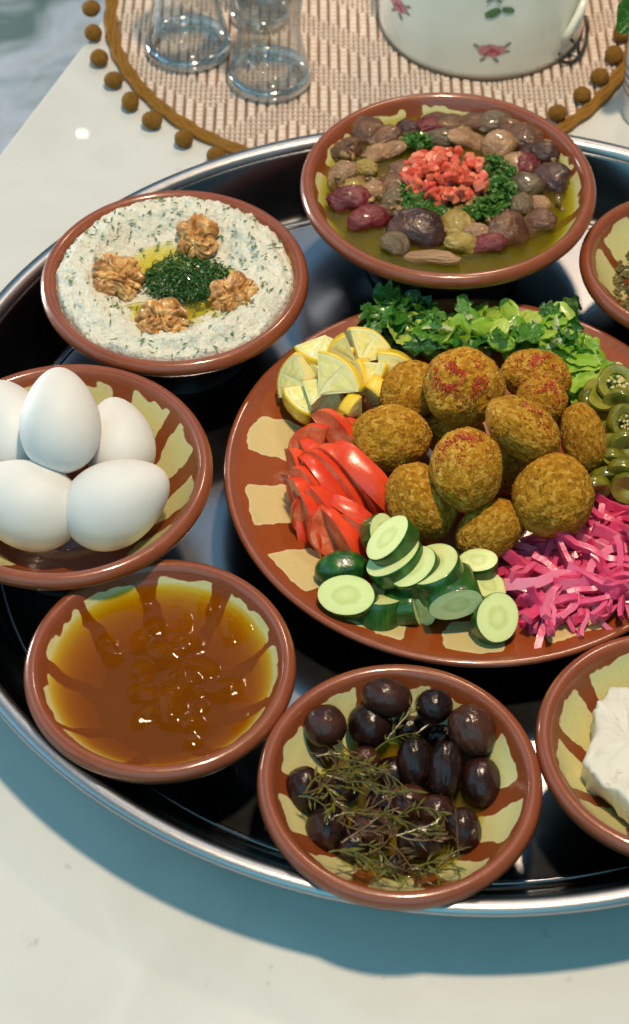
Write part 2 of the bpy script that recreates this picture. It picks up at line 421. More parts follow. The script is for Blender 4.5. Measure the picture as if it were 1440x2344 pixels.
# ============================================================ FALAFEL
def mat_falafel():
    m = MT('falafel_crust'); v = m.shift()
    a = m.noise(9, 6, .8, vec=v)
    gr = m.n('ShaderNodeSeparateXYZ', Vector=m.vor(8.5, vec=v, out='Color')).outputs[0]
    t = m.math('ADD', m.math('MULTIPLY', a, .68), m.math('MULTIPLY', gr, .32))
    c = m.ramp(t, [(.26, (.22, .085, .003)), (.42, (.52, .215, .010)), (.56, (.68, .32, .02)), (.72, (.88, .54, .12))])
    g = m.noise(.45, 3, vec=v)
    c = m.mix(m.math('MULTIPLY', smoothmask(m, g, .42, .66), .18), c, (.34, .20, .006))
    bp = m.bump(m.noise(13, 5, .8, vec=v), 1.0, .16); bp = m.bump(m.vor(14, vec=v), .5, .06, bp)
    return m.fin(c, rough=.55, normal=bp, spec=.22)
FM = mat_falafel(); fal = []
for s in range(5):
    bm = ico(6)
    for v in bm.verts:
        d = v.co.normalized(); p = d * 1.9
        k = 1 + .10 * nz(p, .75, s * 9) - .03 * max(0, nz(p, 2.2, s + 2) - .25) + .018 * nz(p, 2.6, s) + .020 * nz(p, 9, s + 4) + .038 * nz(p, 15, s)
        v.co = d * k
    fal.append(mesh(bm, 'falafel', FM))
SUM = simple('sumac_red', (.34, .012, .006), (.52, .05, .02), 8, .6)
FAL = [ # px,py,z, half sizes in photo px (w,h), roll, label, sumac
    (945, 898, 4.4, 78, 68, 25, 'falafel behind the sumac-topped ball, on its left', 0),
    (1062, 886, 6.3, 92, 89, 0, 'biggest falafel at the top dusted with red sumac', 1),
    (1228, 862, 5.0, 80, 62, -10, 'falafel at the back right near the lettuce, dusted red', .5),
    (1240, 918, 5.0, 60, 56, -25, 'small falafel tucked in front of the back right one', .4),
    (1335, 1000, 4.4, 50, 80, 12, 'narrow falafel on edge beside the pickled peppers', 0),
    (1198, 985, 6.6, 98, 62, -36, 'oval falafel lying tilted in the middle right of the pile', .15),
    (893, 1005, 4.3, 93, 77, 8, 'falafel resting on the tomato wedges at the left', 0),
    (965, 1152, 3.9, 76, 97, 28, 'falafel at the lower left above the cucumber slices', 0),
    (1068, 1073, 6.2, 84, 94, 0, 'falafel in the centre of the pile with a reddish top', .35),
    (1120, 1212, 3.6, 84, 64, 38, 'tilted falafel at the bottom above the cucumbers', 0),
    (1270, 1137, 5.0, 95, 94, 0, 'round falafel at the lower right above the pink turnips', 0),
    (1150, 1060, 3.2, 80, 70, 0, 'falafel hidden under the middle of the pile', 0),
    (1040, 990, 3.2, 70, 60, 0, 'falafel buried between the centre and top balls', 0)]
for i, (px, py, z, hw, hh, roll, lab, su) in enumerate(FAL):
    p = W(px, py, z); s = S(p)
    q = screen_rot(roll, R.uniform(-10, 10))
    o = obj('falafel', fal[i % 5], p, q, (hw * s, hh * s, (hw * .5 + hh * .5) * s * .92), label=lab, cat='falafel', group='falafel piled on the plate')
    if su:
        bm = bmesh.new()
        cdir = Vector((R.uniform(-.3, .1), R.uniform(.5, .9), .9)).normalized() if su < 1 else Vector((-.18, .25, 1)).normalized()
        for k in range(int(1000 * su)):
            d = (cdir + Vector((R.gauss(0, .42), R.gauss(0, .32), R.gauss(0, .2)))).normalized()
            if nz(d, 3.2, i) + .5 * nz(d, 9, i) < .02: continue
            c = Vector((d.x * hw * s, d.y * hh * s, d.z * (hw + hh) * .5 * s * .92)) * 1.012
            g = R.uniform(.03, .075); box(bm, c, g, g * 1.4, g * .8, Matrix.Rotation(R.uniform(0, 6), 3, Vector((R.random(), R.random(), R.random() + .1)).normalized()))
        so = obj('sumac_powder', mesh(bm, 'sumac', SUM, False), kind='stuff'); so.parent = o
        so.scale = (1 / o.scale[0], 1 / o.scale[1], 1 / o.scale[2])

# ============================================================ TOMATO WEDGES
def mat_tomato_skin():
    m = MT('tomato_skin'); v = m.shift()
    c = m.ramp(m.noise(.5, 3, vec=v), [(.3, (.66, .030, .008)), (.7, (.82, .085, .022))])
    return m.fin(c, rough=.30, coat=.1, normal=m.bump(m.noise(1.5, 3, vec=v), .25, .12), sss=.35, sss_r=(1, .2, .1))
def mat_tomato_flesh():
    m = MT('tomato_flesh'); v = m.shift()
    c = m.ramp(m.noise(1.1, 4, vec=v, dist=.5), [(.3, (.72, .070, .022)), (.5, (.84, .18, .07)), (.72, (.88, .36, .20))])
    return m.fin(c, rough=.32, coat=.1, normal=m.bump(m.noise(2.5, 4, vec=v), .4, .15), sss=.35, sss_r=(1, .25, .1))
TS, TF = mat_tomato_skin(), mat_tomato_flesh()
def wedge(L, Rd, a, seed, nu=18, nv=7, rings=5, sag=.0):
    """longitudinal wedge: long axis X (half length L), radius Rd, opening angle a; skin towards +Z. returns skin bm, flesh bm"""
    def pt(u, v, k):
        r = Rd * (max(0, math.sin(u)) ** .62) * k; x = -L * math.cos(u) * (.45 + .55 * k)
        ph = (v - .5) * a
        wv = 1 + .05 * nz((x, ph * 2, k), .9, seed)
        return Vector((x, r * math.sin(ph) * wv, r * math.cos(ph) * wv - sag * x * x))
    sk = bmesh.new()
    g = [[sk.verts.new(pt(PI * i / nu, j / nv, 1)) for j in range(nv + 1)] for i in range(nu + 1)]
    for i in range(nu):
        for j in range(nv): sk.faces.new((g[i][j], g[i + 1][j], g[i + 1][j + 1], g[i][j + 1]))
    bmesh.ops.remove_doubles(sk, verts=sk.verts, dist=1e-4); bmesh.ops.recalc_face_normals(sk, faces=sk.faces)
    fl = bmesh.new()
    for side in (0, 1):
        g = [[fl.verts.new(pt(PI * i / nu, side, 1 - .995 * k / rings) + Vector((0, (-1 if side else 1) * .03 * math.sin(k / rings * PI) * (1 + 2 * nz((i * .6, k, side), 1, seed)), 0))) for k in range(rings + 1)] for i in range(nu + 1)]
        for i in range(nu):
            for k in range(rings): fl.faces.new((g[i][k], g[i + 1][k], g[i + 1][k + 1], g[i][k + 1]))
    bmesh.ops.remove_doubles(fl, verts=fl.verts, dist=1e-3); bmesh.ops.recalc_face_normals(fl, faces=fl.faces)
    return sk, fl
def two_part(name, meA, nA, meB, nB, loc, rot, scale, lab, cat, grp):
    e = bpy.data.objects.new(name, None); col.objects.link(e); e.empty_display_size = .01
    e.location = loc * CM; e.rotation_mode = 'QUATERNION'; e.rotation_quaternion = rot; e.scale = scale if hasattr(scale, '__len__') else (scale,) * 3
    e['label'] = lab; e['category'] = cat; e['group'] = grp
    for n, me in ((nA, meA), (nB, meB)):
        o = bpy.data.objects.new(n, me); col.objects.link(o); o.parent = e
    return e
tw = []
for s in range(4):
    a, b = wedge(2.25, 1.75, math.radians((40, 46, 34, 43)[s]), s * 3.1)
    tw.append((mesh(a, 'tomato_skin', TS), mesh(b, 'tomato_flesh', TF)))
def tomato_slab(seed, a=3.0, Rd=1.9, th=.55):
    n = 22; A = [-a / 2 + a * k / n for k in range(n + 1)]
    def pt(t, f, z):
        w_ = 1 + .06 * nz((math.cos(t) * 2, math.sin(t) * 2, 0), 1.1, seed); r_ = Rd * f * w_
        x, y = r_ * math.sin(t), r_ * math.cos(t); return Vector((x, y, z + .035 * x * x - .02 * y * y))
    sk = bmesh.new(); rr = [[sk.verts.new(pt(t, f, z)) for t in A] for f, z in ((.955, -th / 2), (.99, -th / 3), (1.0, 0), (.99, th / 3), (.955, th / 2))]
    for x, y in zip(rr[:-1], rr[1:]):
        for k in range(n): sk.faces.new((x[k], x[k + 1], y[k + 1], y[k]))
    for k in (0, n): sk.faces.new([q[k] for q in rr])
    fl = bmesh.new(); R_ = {}
    for sg in (1, -1):
        for i, f in enumerate((.955, .8, .6, .4, .2, .02)):
            R_[sg, i] = [fl.verts.new(pt(t, f, sg * (th / 2 + (.0 if i == 0 else .05 * nz((t * 3, f * 5, sg), 1, seed) - .07 * max(0, math.sin(t * 4 + seed)) * (1 if i in (2, 3) else 0))))) for t in A]
        for i in range(5):
            for k in range(n):
                f = (R_[sg, i][k], R_[sg, i][k + 1], R_[sg, i + 1][k + 1], R_[sg, i + 1][k]); fl.faces.new(f if sg > 0 else f[::-1])
    for k in (0, n):
        for i in range(5): fl.faces.new((R_[1, i][k], R_[1, i + 1][k], R_[-1, i + 1][k], R_[-1, i][k]))
    bmesh.ops.recalc_face_normals(sk, faces=sk.faces); bmesh.ops.recalc_face_normals(fl, faces=fl.faces)
    return mesh(sk, 'tomato_skin', TS), mesh(fl, 'tomato_flesh', TF)
tsl = [tomato_slab(s_ * 2.7, (2.9, 2.4, 3.2)[s_]) for s_ in range(3)]
SLAB = [ # px,py,z, roll, tilt, swing, scale, label
    (745, 1010, 3.2, 40, -20, -10, .85, 'pale cut tomato slice at the back of the fan below the lemons'),
    (795, 990, 3.5, -20, 15, 10, .80, 'tomato slice with its seeds showing beside the lemon corner'),
    (700, 1030, 3.0, 70, -10, -25, .90, 'cut tomato slice with a wavy face at the upper left of the fan'),
    (700, 1110, 3.1, 82, 0, -30, 1.0, 'big cut tomato slice on the left side of the fan'),
    (712, 1180, 3.0, 100, 5, -30, 1.0, 'big cut tomato slice at the lower left of the fan'),
    (745, 1225, 3.0, 125, 10, -20, .80, 'cut tomato slice at the bottom of the fan')]
for i, (px, py, z, roll, tilt, swing, s_, lab) in enumerate(SLAB):
    a, b = tsl[i % 3]; q = screen_rot(roll, tilt, swing)
    two_part('tomato_slice', a, 'skin', b, 'flesh', W(px, py, z) - q @ Vector((0, .9 * s_, 0)), q, s_, lab, 'tomato slice', 'cut tomato slices in the fan')
TOM = [ # px,py,z, roll(screen), tilt about long axis, scale, label
    (800, 1010, 4.0, -56, -62, 1.0, 'tomato wedge running down from the lemons, cut edge pale'),
    (842, 1095, 4.4, -48, -12, 1.10, 'long glossy tomato wedge right beside the left falafel'),
    (812, 1095, 4.2, -50, -40, 1.08, 'long tomato wedge second from the left falafel'),
    (782, 1105, 4.0, -54, -58, 1.05, 'long tomato wedge third from the left falafel with its cut face up'),
    (756, 1125, 3.8, -58, -30, 1.05, 'tomato wedge in the centre of the fan, skin side up'),
    (735, 1150, 3.6, -64, -62, 1.0, 'tomato wedge left of the fan centre with a pale cut face'),
    (715, 1185, 3.4, -70, -35, 1.0, 'tomato wedge in the lower left of the fan, skin side up'),
    (765, 1190, 3.6, -62, -50, .95, 'tomato wedge low in the fan above the cucumber end'),
    (815, 1180, 3.9, -34, -20, .80, 'short red tomato wedge just above the cucumber tip'),
    (790, 1225, 3.5, -58, -45, .82, 'lowest tomato wedge with a wet highlight beside the cucumbers'),
    (830, 1215, 3.6, -40, -60, .70, 'small tomato wedge at the bottom touching the cucumbers'),
    (700, 1120, 3.2, -78, -40, 1.0, 'tomato wedge at the left side of the fan under the cut slices'),
    (690, 1170, 2.9, -85, -20, .95, 'outermost tomato wedge at the lower left near the cream petal'),
    (745, 1080, 2.6, -60, -20, 1.0, 'tomato wedge mostly covered inside the fan'),
    (800, 1150, 2.8, -45, 0, 1.0, 'tomato wedge under the two long glossy ones')]
for i, (px, py, z, roll, tilt, s, lab) in enumerate(TOM):
    a, b = tw[i % 4]
    q = screen_rot(roll, tilt)
    p = W(px, py, z) - (q @ Vector((0, 0, 1))) * 1.0 * s
    two_part('tomato_wedge', a, 'skin', b, 'flesh', p, q, (s, s * .9, s * .9), lab, 'tomato wedge', 'tomato wedges fanned on the plate')

# ============================================================ LEMON PIECES
def mat_lemon_flesh():
    m = MT('lemon_flesh'); v = m.shift(); P = m.P()
    sep = m.n('ShaderNodeSeparateXYZ', Vector=P)
    wv = m.noise(3.2, 3, vec=m.n('ShaderNodeMapping', Vector=v, Scale=(.5, 1, 2)).outputs[0])
    c = m.ramp(wv, [(.32, (.78, .66, .20)), (.6, (.86, .77, .32)), (.8, (.90, .83, .45))])
    return m.fin(c, rough=.28, coat=.3, normal=m.bump(wv, .5, .12), sss=.5, sss_r=(1, .8, .3), sss_scale=.4)
LF = mat_lemon_flesh()
LR = simple('lemon_peel', (.80, .52, .02), (.86, .60, .05), 1.2, .32, 9, .5, .06, coat=.3)
LP = simple('lemon_pith', (.80, .71, .34), (.84, .76, .42), 3, .6, 12, .2, .04, sss=.3)
def lemon_slice(a, th, seed, Rd=2.2):
    """sector of a lemon round: angle a, thickness th. parts: peel bm, pith bm, flesh bm (front faces +Z)"""
    n = max(5, int(a / .12)); out = []
    A = [-a / 2 + a * k / n for k in range(n + 1)]
    def wob(t): return 1 + .03 * nz((math.cos(t) * 2, math.sin(t) * 2, 0), 1, seed)
    def ring(bm, r, z): return [bm.verts.new((r * wob(t) * math.sin(t), r * wob(t) * math.cos(t), z)) for t in A]
    # peel: outer band
    pe = bmesh.new(); R1, R0 = Rd, Rd - .13
    rr = [ring(pe, R0, -th / 2), ring(pe, R1 - .03, -th / 2), ring(pe, R1, -th / 4), ring(pe, R1, th / 4), ring(pe, R1 - .03, th / 2), ring(pe, R0, th / 2)]
    for x, y in zip(rr[:-1], rr[1:]):
        for k in range(n): pe.faces.new((x[k], x[k + 1], y[k + 1], y[k]))
    for k in (0, n): pe.faces.new([r[k] for r in rr])
    pi = bmesh.new(); rr = [ring(pi, R0 - .16, -th / 2 + .004), ring(pi, R0, -th / 2 + .004), ring(pi, R0, th / 2 - .004), ring(pi, R0 - .16, th / 2 - .004)]
    for x, y in zip(rr[:-1], rr[1:]):
        for k in range(n): pi.faces.new((x[k], x[k + 1], y[k + 1], y[k]))
    for k in (0, n): pi.faces.new([r[k] for r in rr])
    # flesh: segments
    fl = bmesh.new(); ns = max(1, round(a / .72)); Rf = R0 - .14
    for s in range(ns):
        t0 = -a / 2 + a * s / ns + .014; t1 = -a / 2 + a * (s + 1) / ns - .014; q = 6
        fr = []; bk = []
        def add(r, t, zf):
            x, y = r * math.sin(t), r * math.cos(t)
            return fl.verts.new((x, y, th / 2 + zf)), fl.verts.new((x, y, -th / 2 - zf))
        tm = (t0 + t1) / 2
        rows = []
        for i in range(5):
            r = .16 + (Rf - .16) * i / 4; row = []
            for k in range(q + 1):
                t = tm + (t0 + (t1 - t0) * k / q - tm) * (.25 + .75 * (i / 4) ** .6)
                row.append(add(r, t, .02 * math.sin(PI * k / q) + .02 * nz((r * 4, t * 6, s), 1, seed)))
            rows.append(row)
        for i in range(4):
            for k in range(q):
                for side in (0, 1): fl.faces.new([rows[i][k][side], rows[i][k + 1][side], rows[i + 1][k + 1][side], rows[i + 1][k][side]])
        bd = [(rows[i][0], rows[i + 1][0]) for i in range(4)] + [(rows[4][k], rows[4][k + 1]) for k in range(q)] + [(rows[i + 1][q], rows[i][q]) for i in range(4)][::-1] + [(rows[0][k + 1], rows[0][k]) for k in range(q)][::-1]
        for (u, v) in bd: fl.faces.new((u[0], v[0], v[1], u[1]))
    # membrane under the segments (goes to the pith)
    z = th / 2 - .02
    c1, c2 = pi.verts.new((0, 0.02, z)), pi.verts.new((0, 0.02, -z)); ra = ring(pi, Rf + .03, z); rb = ring(pi, Rf + .03, -z)
    for k in range(n): pi.faces.new((c1, ra[k], ra[k + 1])); pi.faces.new((c2, rb[k + 1], rb[k]))
    pi.faces.new((c1, c2, rb[0], ra[0])); pi.faces.new((c1, ra[n], rb[n], c2))
    for b in (pe, pi, fl): bmesh.ops.recalc_face_normals(b, faces=b.faces)
    return pe, pi, fl
LEM = [ # px,py,z, angle, thick, roll, tilt, swing, scale, label
    (742, 808, 4.6, 120, 1.0, 178, 38, 0, .85, 'lemon piece lying flat at the back left corner of the pile'),
    (688, 868, 3.9, 80, 1.3, 60, -25, -20, .95, 'lemon piece leaning on the plate rim at the far left'),
    (768, 868, 4.9, 85, 1.2, -42, 12, -10, 1.05, 'lemon piece in the middle with its peel arching to the right'),
    (838, 800, 4.6, 95, 1.2, -30, -15, 10, .88, 'lemon wedge standing up beside the dark parsley'),
    (900, 852, 4.2, 75, 1.4, -30, 15, 5, .98, 'lemon wedge nearest the back falafel'),
    (700, 915, 3.5, 65, 1.3, 128, 20, 20, .90, 'lemon piece hanging over the tomatoes at the lower left'),
    (862, 900, 3.9, 50, 1.1, -55, 70, 15, .85, 'lemon strip peel side up right of the orange corner piece'),
    (808, 935, 4.1, 50, 1.0, 40, 60, 15, .70, 'small lemon corner with deep yellow peel above the tomatoes'),
    (812, 868, 4.0, 60, 1.2, -80, 35, 0, .9, 'lemon piece wedged between the middle pieces'),
    (735, 850, 3.8, 70, 1.4, 20, -30, 30, .95, 'lemon piece with its flesh sloping left in the back of the pile'),
    (760, 925, 3.4, 80, 1.2, 150, -20, 0, .85, 'lemon piece touching the tomato slices under the middle one'),
    (785, 808, 4.9, 70, .9, 60, 15, -20, .75, 'small lemon piece on top between the two back ones'),
    (850, 850, 4.6, 60, 1.0, -130, 25, 10, .75, 'small lemon piece with its point toward the parsley'),
    (722, 905, 4.3, 60, .9, -15, -25, -15, .75, 'small lemon piece on the left above the tomatoes')]
for i, (px, py, z, a, th, roll, tilt, swing, s, lab) in enumerate(LEM):
    pe, pi, fl = lemon_slice(math.radians(a), th, i * 2.3)
    q = screen_rot(roll, tilt, swing); p = W(px, py, z) - q @ Vector((0, 1.1 * s, 0))
    e = bpy.data.objects.new('lemon_piece', None); col.objects.link(e); e.location = p * CM
    e.rotation_mode = 'QUATERNION'; e.rotation_quaternion = q; e.scale = (s,) * 3
    e['label'] = lab; e['category'] = 'lemon piece'; e['group'] = 'lemon pieces on the plate'
    obj('peel', mesh(pe, 'lemon_peel', LR), parent=e); obj('pith', mesh(pi, 'lemon_pith', LP, False), parent=e); obj('flesh', mesh(fl, 'lemon_flesh', LF, False), parent=e)

# ============================================================ CUCUMBER SLICES
def mat_cuc_flesh():
    m = MT('cucumber_flesh'); P = m.P()
    r = m.n('ShaderNodeVectorMath', _operation='LENGTH', i0=m.n('ShaderNodeMapping', Vector=P, Scale=(1, 1, 0)).outputs[0]).outputs['Value']
    rr = m.math('ADD', r, m.math('MULTIPLY', m.math('SUBTRACT', m.noise(2.2, 3, vec=m.shift()), .5), .35))
    c = m.ramp(m.math('DIVIDE', rr, 1.6), [(.0, (.76, .78, .38)), (.25, (.60, .69, .26)), (.36, (.74, .80, .38)), (.58, (.70, .78, .34)), (.68, (.42, .58, .14))])
    # seeds: pale ellipses in a ring around the heart
    sd = m.vor(3.4, feat='F1'); ring = m.math('MULTIPLY', smoothmask(m, rr, .25, .4), m.math('SUBTRACT', 1.0, smoothmask(m, rr, .75, .9)))
    c = m.mix(m.math('MULTIPLY', m.math('MULTIPLY', m.math('SUBTRACT', 1.0, smoothmask(m, sd, .10, .2)), ring), .7), c, (.76, .78, .48))
    return m.fin(c, rough=.25, coat=.3, normal=m.bump(m.noise(4, 4, vec=m.shift()), .3, .08), sss=.4, sss_r=(.7, 1, .4))
def mat_cuc_peel():
    m = MT('cucumber_peel'); v = m.shift()
    st = m.noise(1.6, 3, vec=m.n('ShaderNodeMapping', Vector=v, Scale=(1.6, 1.6, .25)).outputs[0])
    c = m.ramp(st, [(.3, (.008, .045, .006)), (.55, (.022, .10, .012)), (.8, (.08, .22, .035))])
    return m.fin(c, rough=.3, coat=.3, normal=m.bump(st, .4, .12))
CF, CP = mat_cuc_flesh(), mat_cuc_peel()
def cuc(rx, ry, th, seed, shear=0.0, seg=40):
    pe, fl = bmesh.new(), bmesh.new()
    def ring(bm, k, z):
        o = []
        for i in range(seg):
            t = 2 * PI * i / seg; w_ = 1 + .035 * nz((math.cos(t), math.sin(t), 0), 1.3, seed)
            o.append(bm.verts.new((rx * k * w_ * math.cos(t), ry * k * w_ * math.sin(t) + shear * z, z)))
        return o
    rs = [ring(pe, .97, -th / 2), ring(pe, .992, -th / 2 + .03)] + [ring(pe, 1, -th / 2 + th * f) for f in (.2, .5, .8)] + [ring(pe, .992, th / 2 - .03), ring(pe, .97, th / 2)]
    for a, b in zip(rs[:-1], rs[1:]):
        for k in range(seg): pe.faces.new((a[k], a[(k + 1) % seg], b[(k + 1) % seg], b[k]))
    for sg in (1, -1):
        rr = [ring(fl, k, sg * (th / 2 + .004 + .025 * (1 - k))) for k in (.972, .8, .55, .3)]
        for a, b in zip(rr[:-1], rr[1:]):
            for k in range(seg):
                f = (a[k], a[(k + 1) % seg], b[(k + 1) % seg], b[k]); fl.faces.new(f if sg > 0 else f[::-1])
        fl.faces.new(rr[-1] if sg > 0 else rr[-1][::-1])
    bmesh.ops.recalc_face_normals(pe, faces=pe.faces); bmesh.ops.recalc_face_normals(fl, faces=fl.faces)
    return mesh(pe, 'cucumber_peel', CP), mesh(fl, 'cucumber_flesh', CF)
CUC = [ # px,py,z, rx px, ry px, th cm, roll, tilt, swing, shear, label
    (803, 1375, 3.0, 70, 46, 1.7, -12, -18, -20, 0, 'cucumber slice at the lower left showing its wide oval cut face'),
    (866, 1222, 4.2, 36, 46, 1.0, 10, -5, 30, 0, 'small cucumber slice tucked under the lower left falafel'),
    (900, 1243, 5.1, 64, 30, 1.1, 48, -48, 0, 0, 'narrow upright cucumber slice on top of the row'),
    (908, 1288, 4.3, 70, 32, 1.0, 34, -52, 0, 0, 'cucumber slice right below the top upright one'),
    (958, 1312, 4.1, 60, 36, 1.3, 40, -45, 0, 0, 'cucumber slice third down in the leaning row'),
    (1033, 1352, 3.9, 64, 34, 2.2, 14, 36, 0, 0, 'thick cucumber chunk with dark peel and cut face pointing down'),
    (1000, 1318, 3.9, 66, 40, 1.5, 28, -62, 0, 0, 'cucumber chunk with dark ribbed peel above the thick one'),
    (1094, 1300, 3.6, 46, 26, 1.1, 5, -45, 0, 0, 'cucumber slice just below the tilted falafel'),
    (1112, 1348, 3.0, 44, 30, .9, -25, -35, 0, 0, 'cucumber slice mostly behind the front right one'),
    (1132, 1417, 3.3, 51, 57, .9, -20, -16, 10, 0, 'front right cucumber slice standing with its full round face'),
    (868, 1392, 2.5, 56, 44, 1.5, -25, -70, -20, 0, 'dark cucumber piece peel side up behind the lower left slice'),
    (925, 1388, 2.4, 50, 40, 1.4, -60, -75, 20, 0, 'dark cucumber piece in the shade under the leaning row'),
    (968, 1390, 2.7, 40, 26, .8, -40, 40, 0, 0, 'thin cucumber slice in the shade beside the thick chunk')]
bm = ico(4)
for v in bm.verts:
    c = v.co; k = 1 + .05 * nz(c, 1.5) + .012 * math.sin(9 * math.atan2(c.z, c.y)); v.co = Vector((c.x * 1.35, c.y * .9 * k, c.z * .85 * k))
obj('cucumber_end', mesh(bm, 'cucumber_end', CP), W(783, 1303, 3.0), screen_rot(6, 0), 1.0, label='rounded dark green cucumber end lying at the far left of the cucumbers', cat='cucumber end')
for i, (px, py, z, rx, ry, th, roll, tilt, swing, sh, lab) in enumerate(CUC):
    p = W(px, py, z); s = S(p)
    a, b = cuc(1, 1, th, i * 1.9)
    k = s * rx; k2 = s * ry / max(.35, math.cos(math.radians(tilt)))
    k2 = min(k2, k * 1.25)
    two_part('cucumber_slice', a, 'peel', b, 'flesh', p, screen_rot(roll, tilt, swing), (k, k2, 1), lab, 'cucumber slice', 'cucumber slices on the plate')

# ============================================================ PICKLED PEPPERS
JF = simple('pickled_pepper_flesh', (.22, .21, .02), (.36, .33, .05), 2, .25, 5, .3, .08, coat=.4, sss=.3, sss_r=(.8, 1, .3))
JS = simple('pickled_pepper_skin', (.10, .10, .005), (.21, .19, .012), 1.5, .2, 3, .2, .1, coat=.5)
def pepper(seed, solid=True):
    hi, hm = (.10, .08) if solid else (.56, .50)
    seg = 36; sk = bmesh.new(); fl = bmesh.new(); th = .5
    def wob(t): return 1 + .07 * nz((math.cos(t), math.sin(t), 0), 1.5, seed)
    def ring(bm, r, z): return [bm.verts.new((r * wob(2 * PI * k / seg) * math.cos(2 * PI * k / seg), r * wob(2 * PI * k / seg) * math.sin(2 * PI * k / seg), z)) for k in range(seg)]
    def loft(bm, rs):
        for a, b in zip(rs[:-1], rs[1:]):
            for k in range(seg): bm.faces.new((a[k], a[(k + 1) % seg], b[(k + 1) % seg], b[k]))
    loft(sk, [ring(sk, .94, -th / 2), ring(sk, 1, -th / 2 + .07), ring(sk, 1.02, 0), ring(sk, 1, th / 2 - .07), ring(sk, .94, th / 2)])
    loft(fl, [ring(fl, .94, -th / 2 + .004), ring(fl, hi, -th / 2 + .05), ring(fl, hm, 0), ring(fl, hi, th / 2 - .05), ring(fl, .94, th / 2 - .004)])
    for k in range(3):
        a = k * 2.1 + seed; box(fl, (.33 * math.cos(a), .33 * math.sin(a), 0), .72, .12, th * .7, Matrix.Rotation(a, 3, 'Z'))
    bmesh.ops.recalc_face_normals(sk, faces=sk.faces); bmesh.ops.recalc_face_normals(fl, faces=fl.faces)
    sd = bmesh.new()
    for k in range(9):
        a = R.uniform(0, 6.28); r = R.uniform(.1, .5)
        mt = Matrix.Translation((r * math.cos(a), r * math.sin(a), th * .3)) @ Matrix.Diagonal((.13, .10, .05, 1))
        bmesh.ops.create_icosphere(sd, subdivisions=1, radius=1, matrix=mt)
    return mesh(sk, 'pepper_skin', JS), mesh(fl, 'pepper_flesh', JF), mesh(sd, 'pepper_seeds', SEED)
SEED = simple('pepper_seed', (.55, .50, .22), (.66, .60, .30), 4, .4)
pv = [pepper(s, s > .5) for s in (.3, 2.2, 4.1)]
PEP = [(1412, 880, 4.6, 46, 0, -10, 0, 'pickled pepper ring at the top with open seed hollow'),
       (1352, 925, 3.6, 40, 20, 20, 48, 'pickled pepper ring standing behind the narrow falafel'),
       (1428, 968, 4.3, 44, 0, 5, 30, 'pickled pepper ring in the middle against the picture edge'),
       (1385, 1000, 3.3, 38, 60, 30, 10, 'pickled pepper ring in the shade beside the narrow falafel'),
       (1400, 1058, 3.4, 40, -12, 55, 0, 'flat pickled pepper ring below the middle of the peppers'),
       (1388, 1098, 3.1, 42, 8, 58, 0, 'flat pickled pepper ring just above the pink turnips'),
       (1440, 1115, 3.3, 42, -20, 40, 0, 'pickled pepper ring touching the turnip strips by the edge'),
       (1375, 905, 4.0, 44, 30, -20, 20, 'pickled pepper ring leaning left of the top ring beside the lettuce'), (1420, 925, 4.1, 40, 0, 35, -20, 'pickled pepper ring just below the open top ring'),
       (1395, 1030, 3.9, 40, 50, 20, 20, 'pickled pepper ring facing left right of the narrow falafel'), (1432, 1020, 4.0, 42, 10, 40, 0, 'pickled pepper ring above the flat ones at the picture edge'), (1425, 1085, 3.7, 42, -30, 50, 10, 'flat pickled pepper ring over the turnip strips near the edge'),
       (1360, 1120, 3.1, 40, 15, 60, 0, 'flat pickled pepper ring closest to the round falafel'),
       (1480, 905, 4.0, 44, 0, 20, 0, None), (1490, 1010, 3.8, 46, 0, 10, 0, None), (1500, 1080, 3.2, 42, 0, 40, 0, None), (1390, 955, 2.6, 40, 0, 40, 20, 'pickled pepper ring deep under the top ring')]
for i, (px, py, z, r, roll, tilt, swing, lab) in enumerate(PEP):
    if lab is None: continue
    p = W(px, py, z); s = S(p) * r; a, b, c = pv[0 if i in (0, 2) else 1 + i % 2]
    e = bpy.data.objects.new('pepper_ring', None); col.objects.link(e); e.location = p * CM
    e.rotation_mode = 'QUATERNION'; e.rotation_quaternion = screen_rot(roll, tilt, swing); e.scale = (s, s, 1.1)
    e['label'] = lab; e['category'] = 'pepper ring'; e['group'] = 'pickled green pepper rings'
    for n, m_ in (('skin', a), ('flesh', b)) + ((('seeds', c),) if i in (0, 2) else ()):
        o = bpy.data.objects.new(n, m_); col.objects.link(o); o.parent = e
        if n == 'seeds': o['kind'] = 'stuff'

# ============================================================ PINK TURNIP STRIPS
def mat_turnip():
    m = MT('pink_turnip'); v = m.shift(); o = m.rnd()
    c = m.ramp(o, [(0, (.58, .028, .11)), (.35, (.70, .055, .16)), (.75, (.76, .10, .22)), (1, (.82, .24, .36))])
    c = m.mix(m.math('MULTIPLY', smoothmask(m, m.noise(1.4, 3, vec=v), .45, .7), .3), c, (.78, .22, .36))
    return m.fin(c, rough=.3, coat=.4, normal=m.bump(m.noise(3, 3, vec=v), .3, .1), sss=.4, sss_r=(1, .2, .35), sss_scale=.35)
TU = mat_turnip(); tv = []
for s in range(14):
    bm = bmesh.new(); L = R.uniform(2.8, 4.8); cv = R.choice((-1, 1)) * R.uniform(.04, .26); cz = R.uniform(-.09, .0); n = 12
    pts = []
    for k in range(n):
        x = (k / (n - 1) - .5) * L
        pts.append(Vector((x, cv * x * x + .30 * nz((x, s, 0), .8), cz * x * x + .22 * nz((x, s, 5), .9))))
    tube(bm, pts, R.uniform(.25, .42), 4, R.uniform(.24, .40), flat=R.uniform(.4, .65))
    bmesh.ops.recalc_face_normals(bm, faces=bm.faces)
    me_ = mesh(bm, 'turnip', TU); me_.set_sharp_from_angle(angle=.7); tv.append(me_)
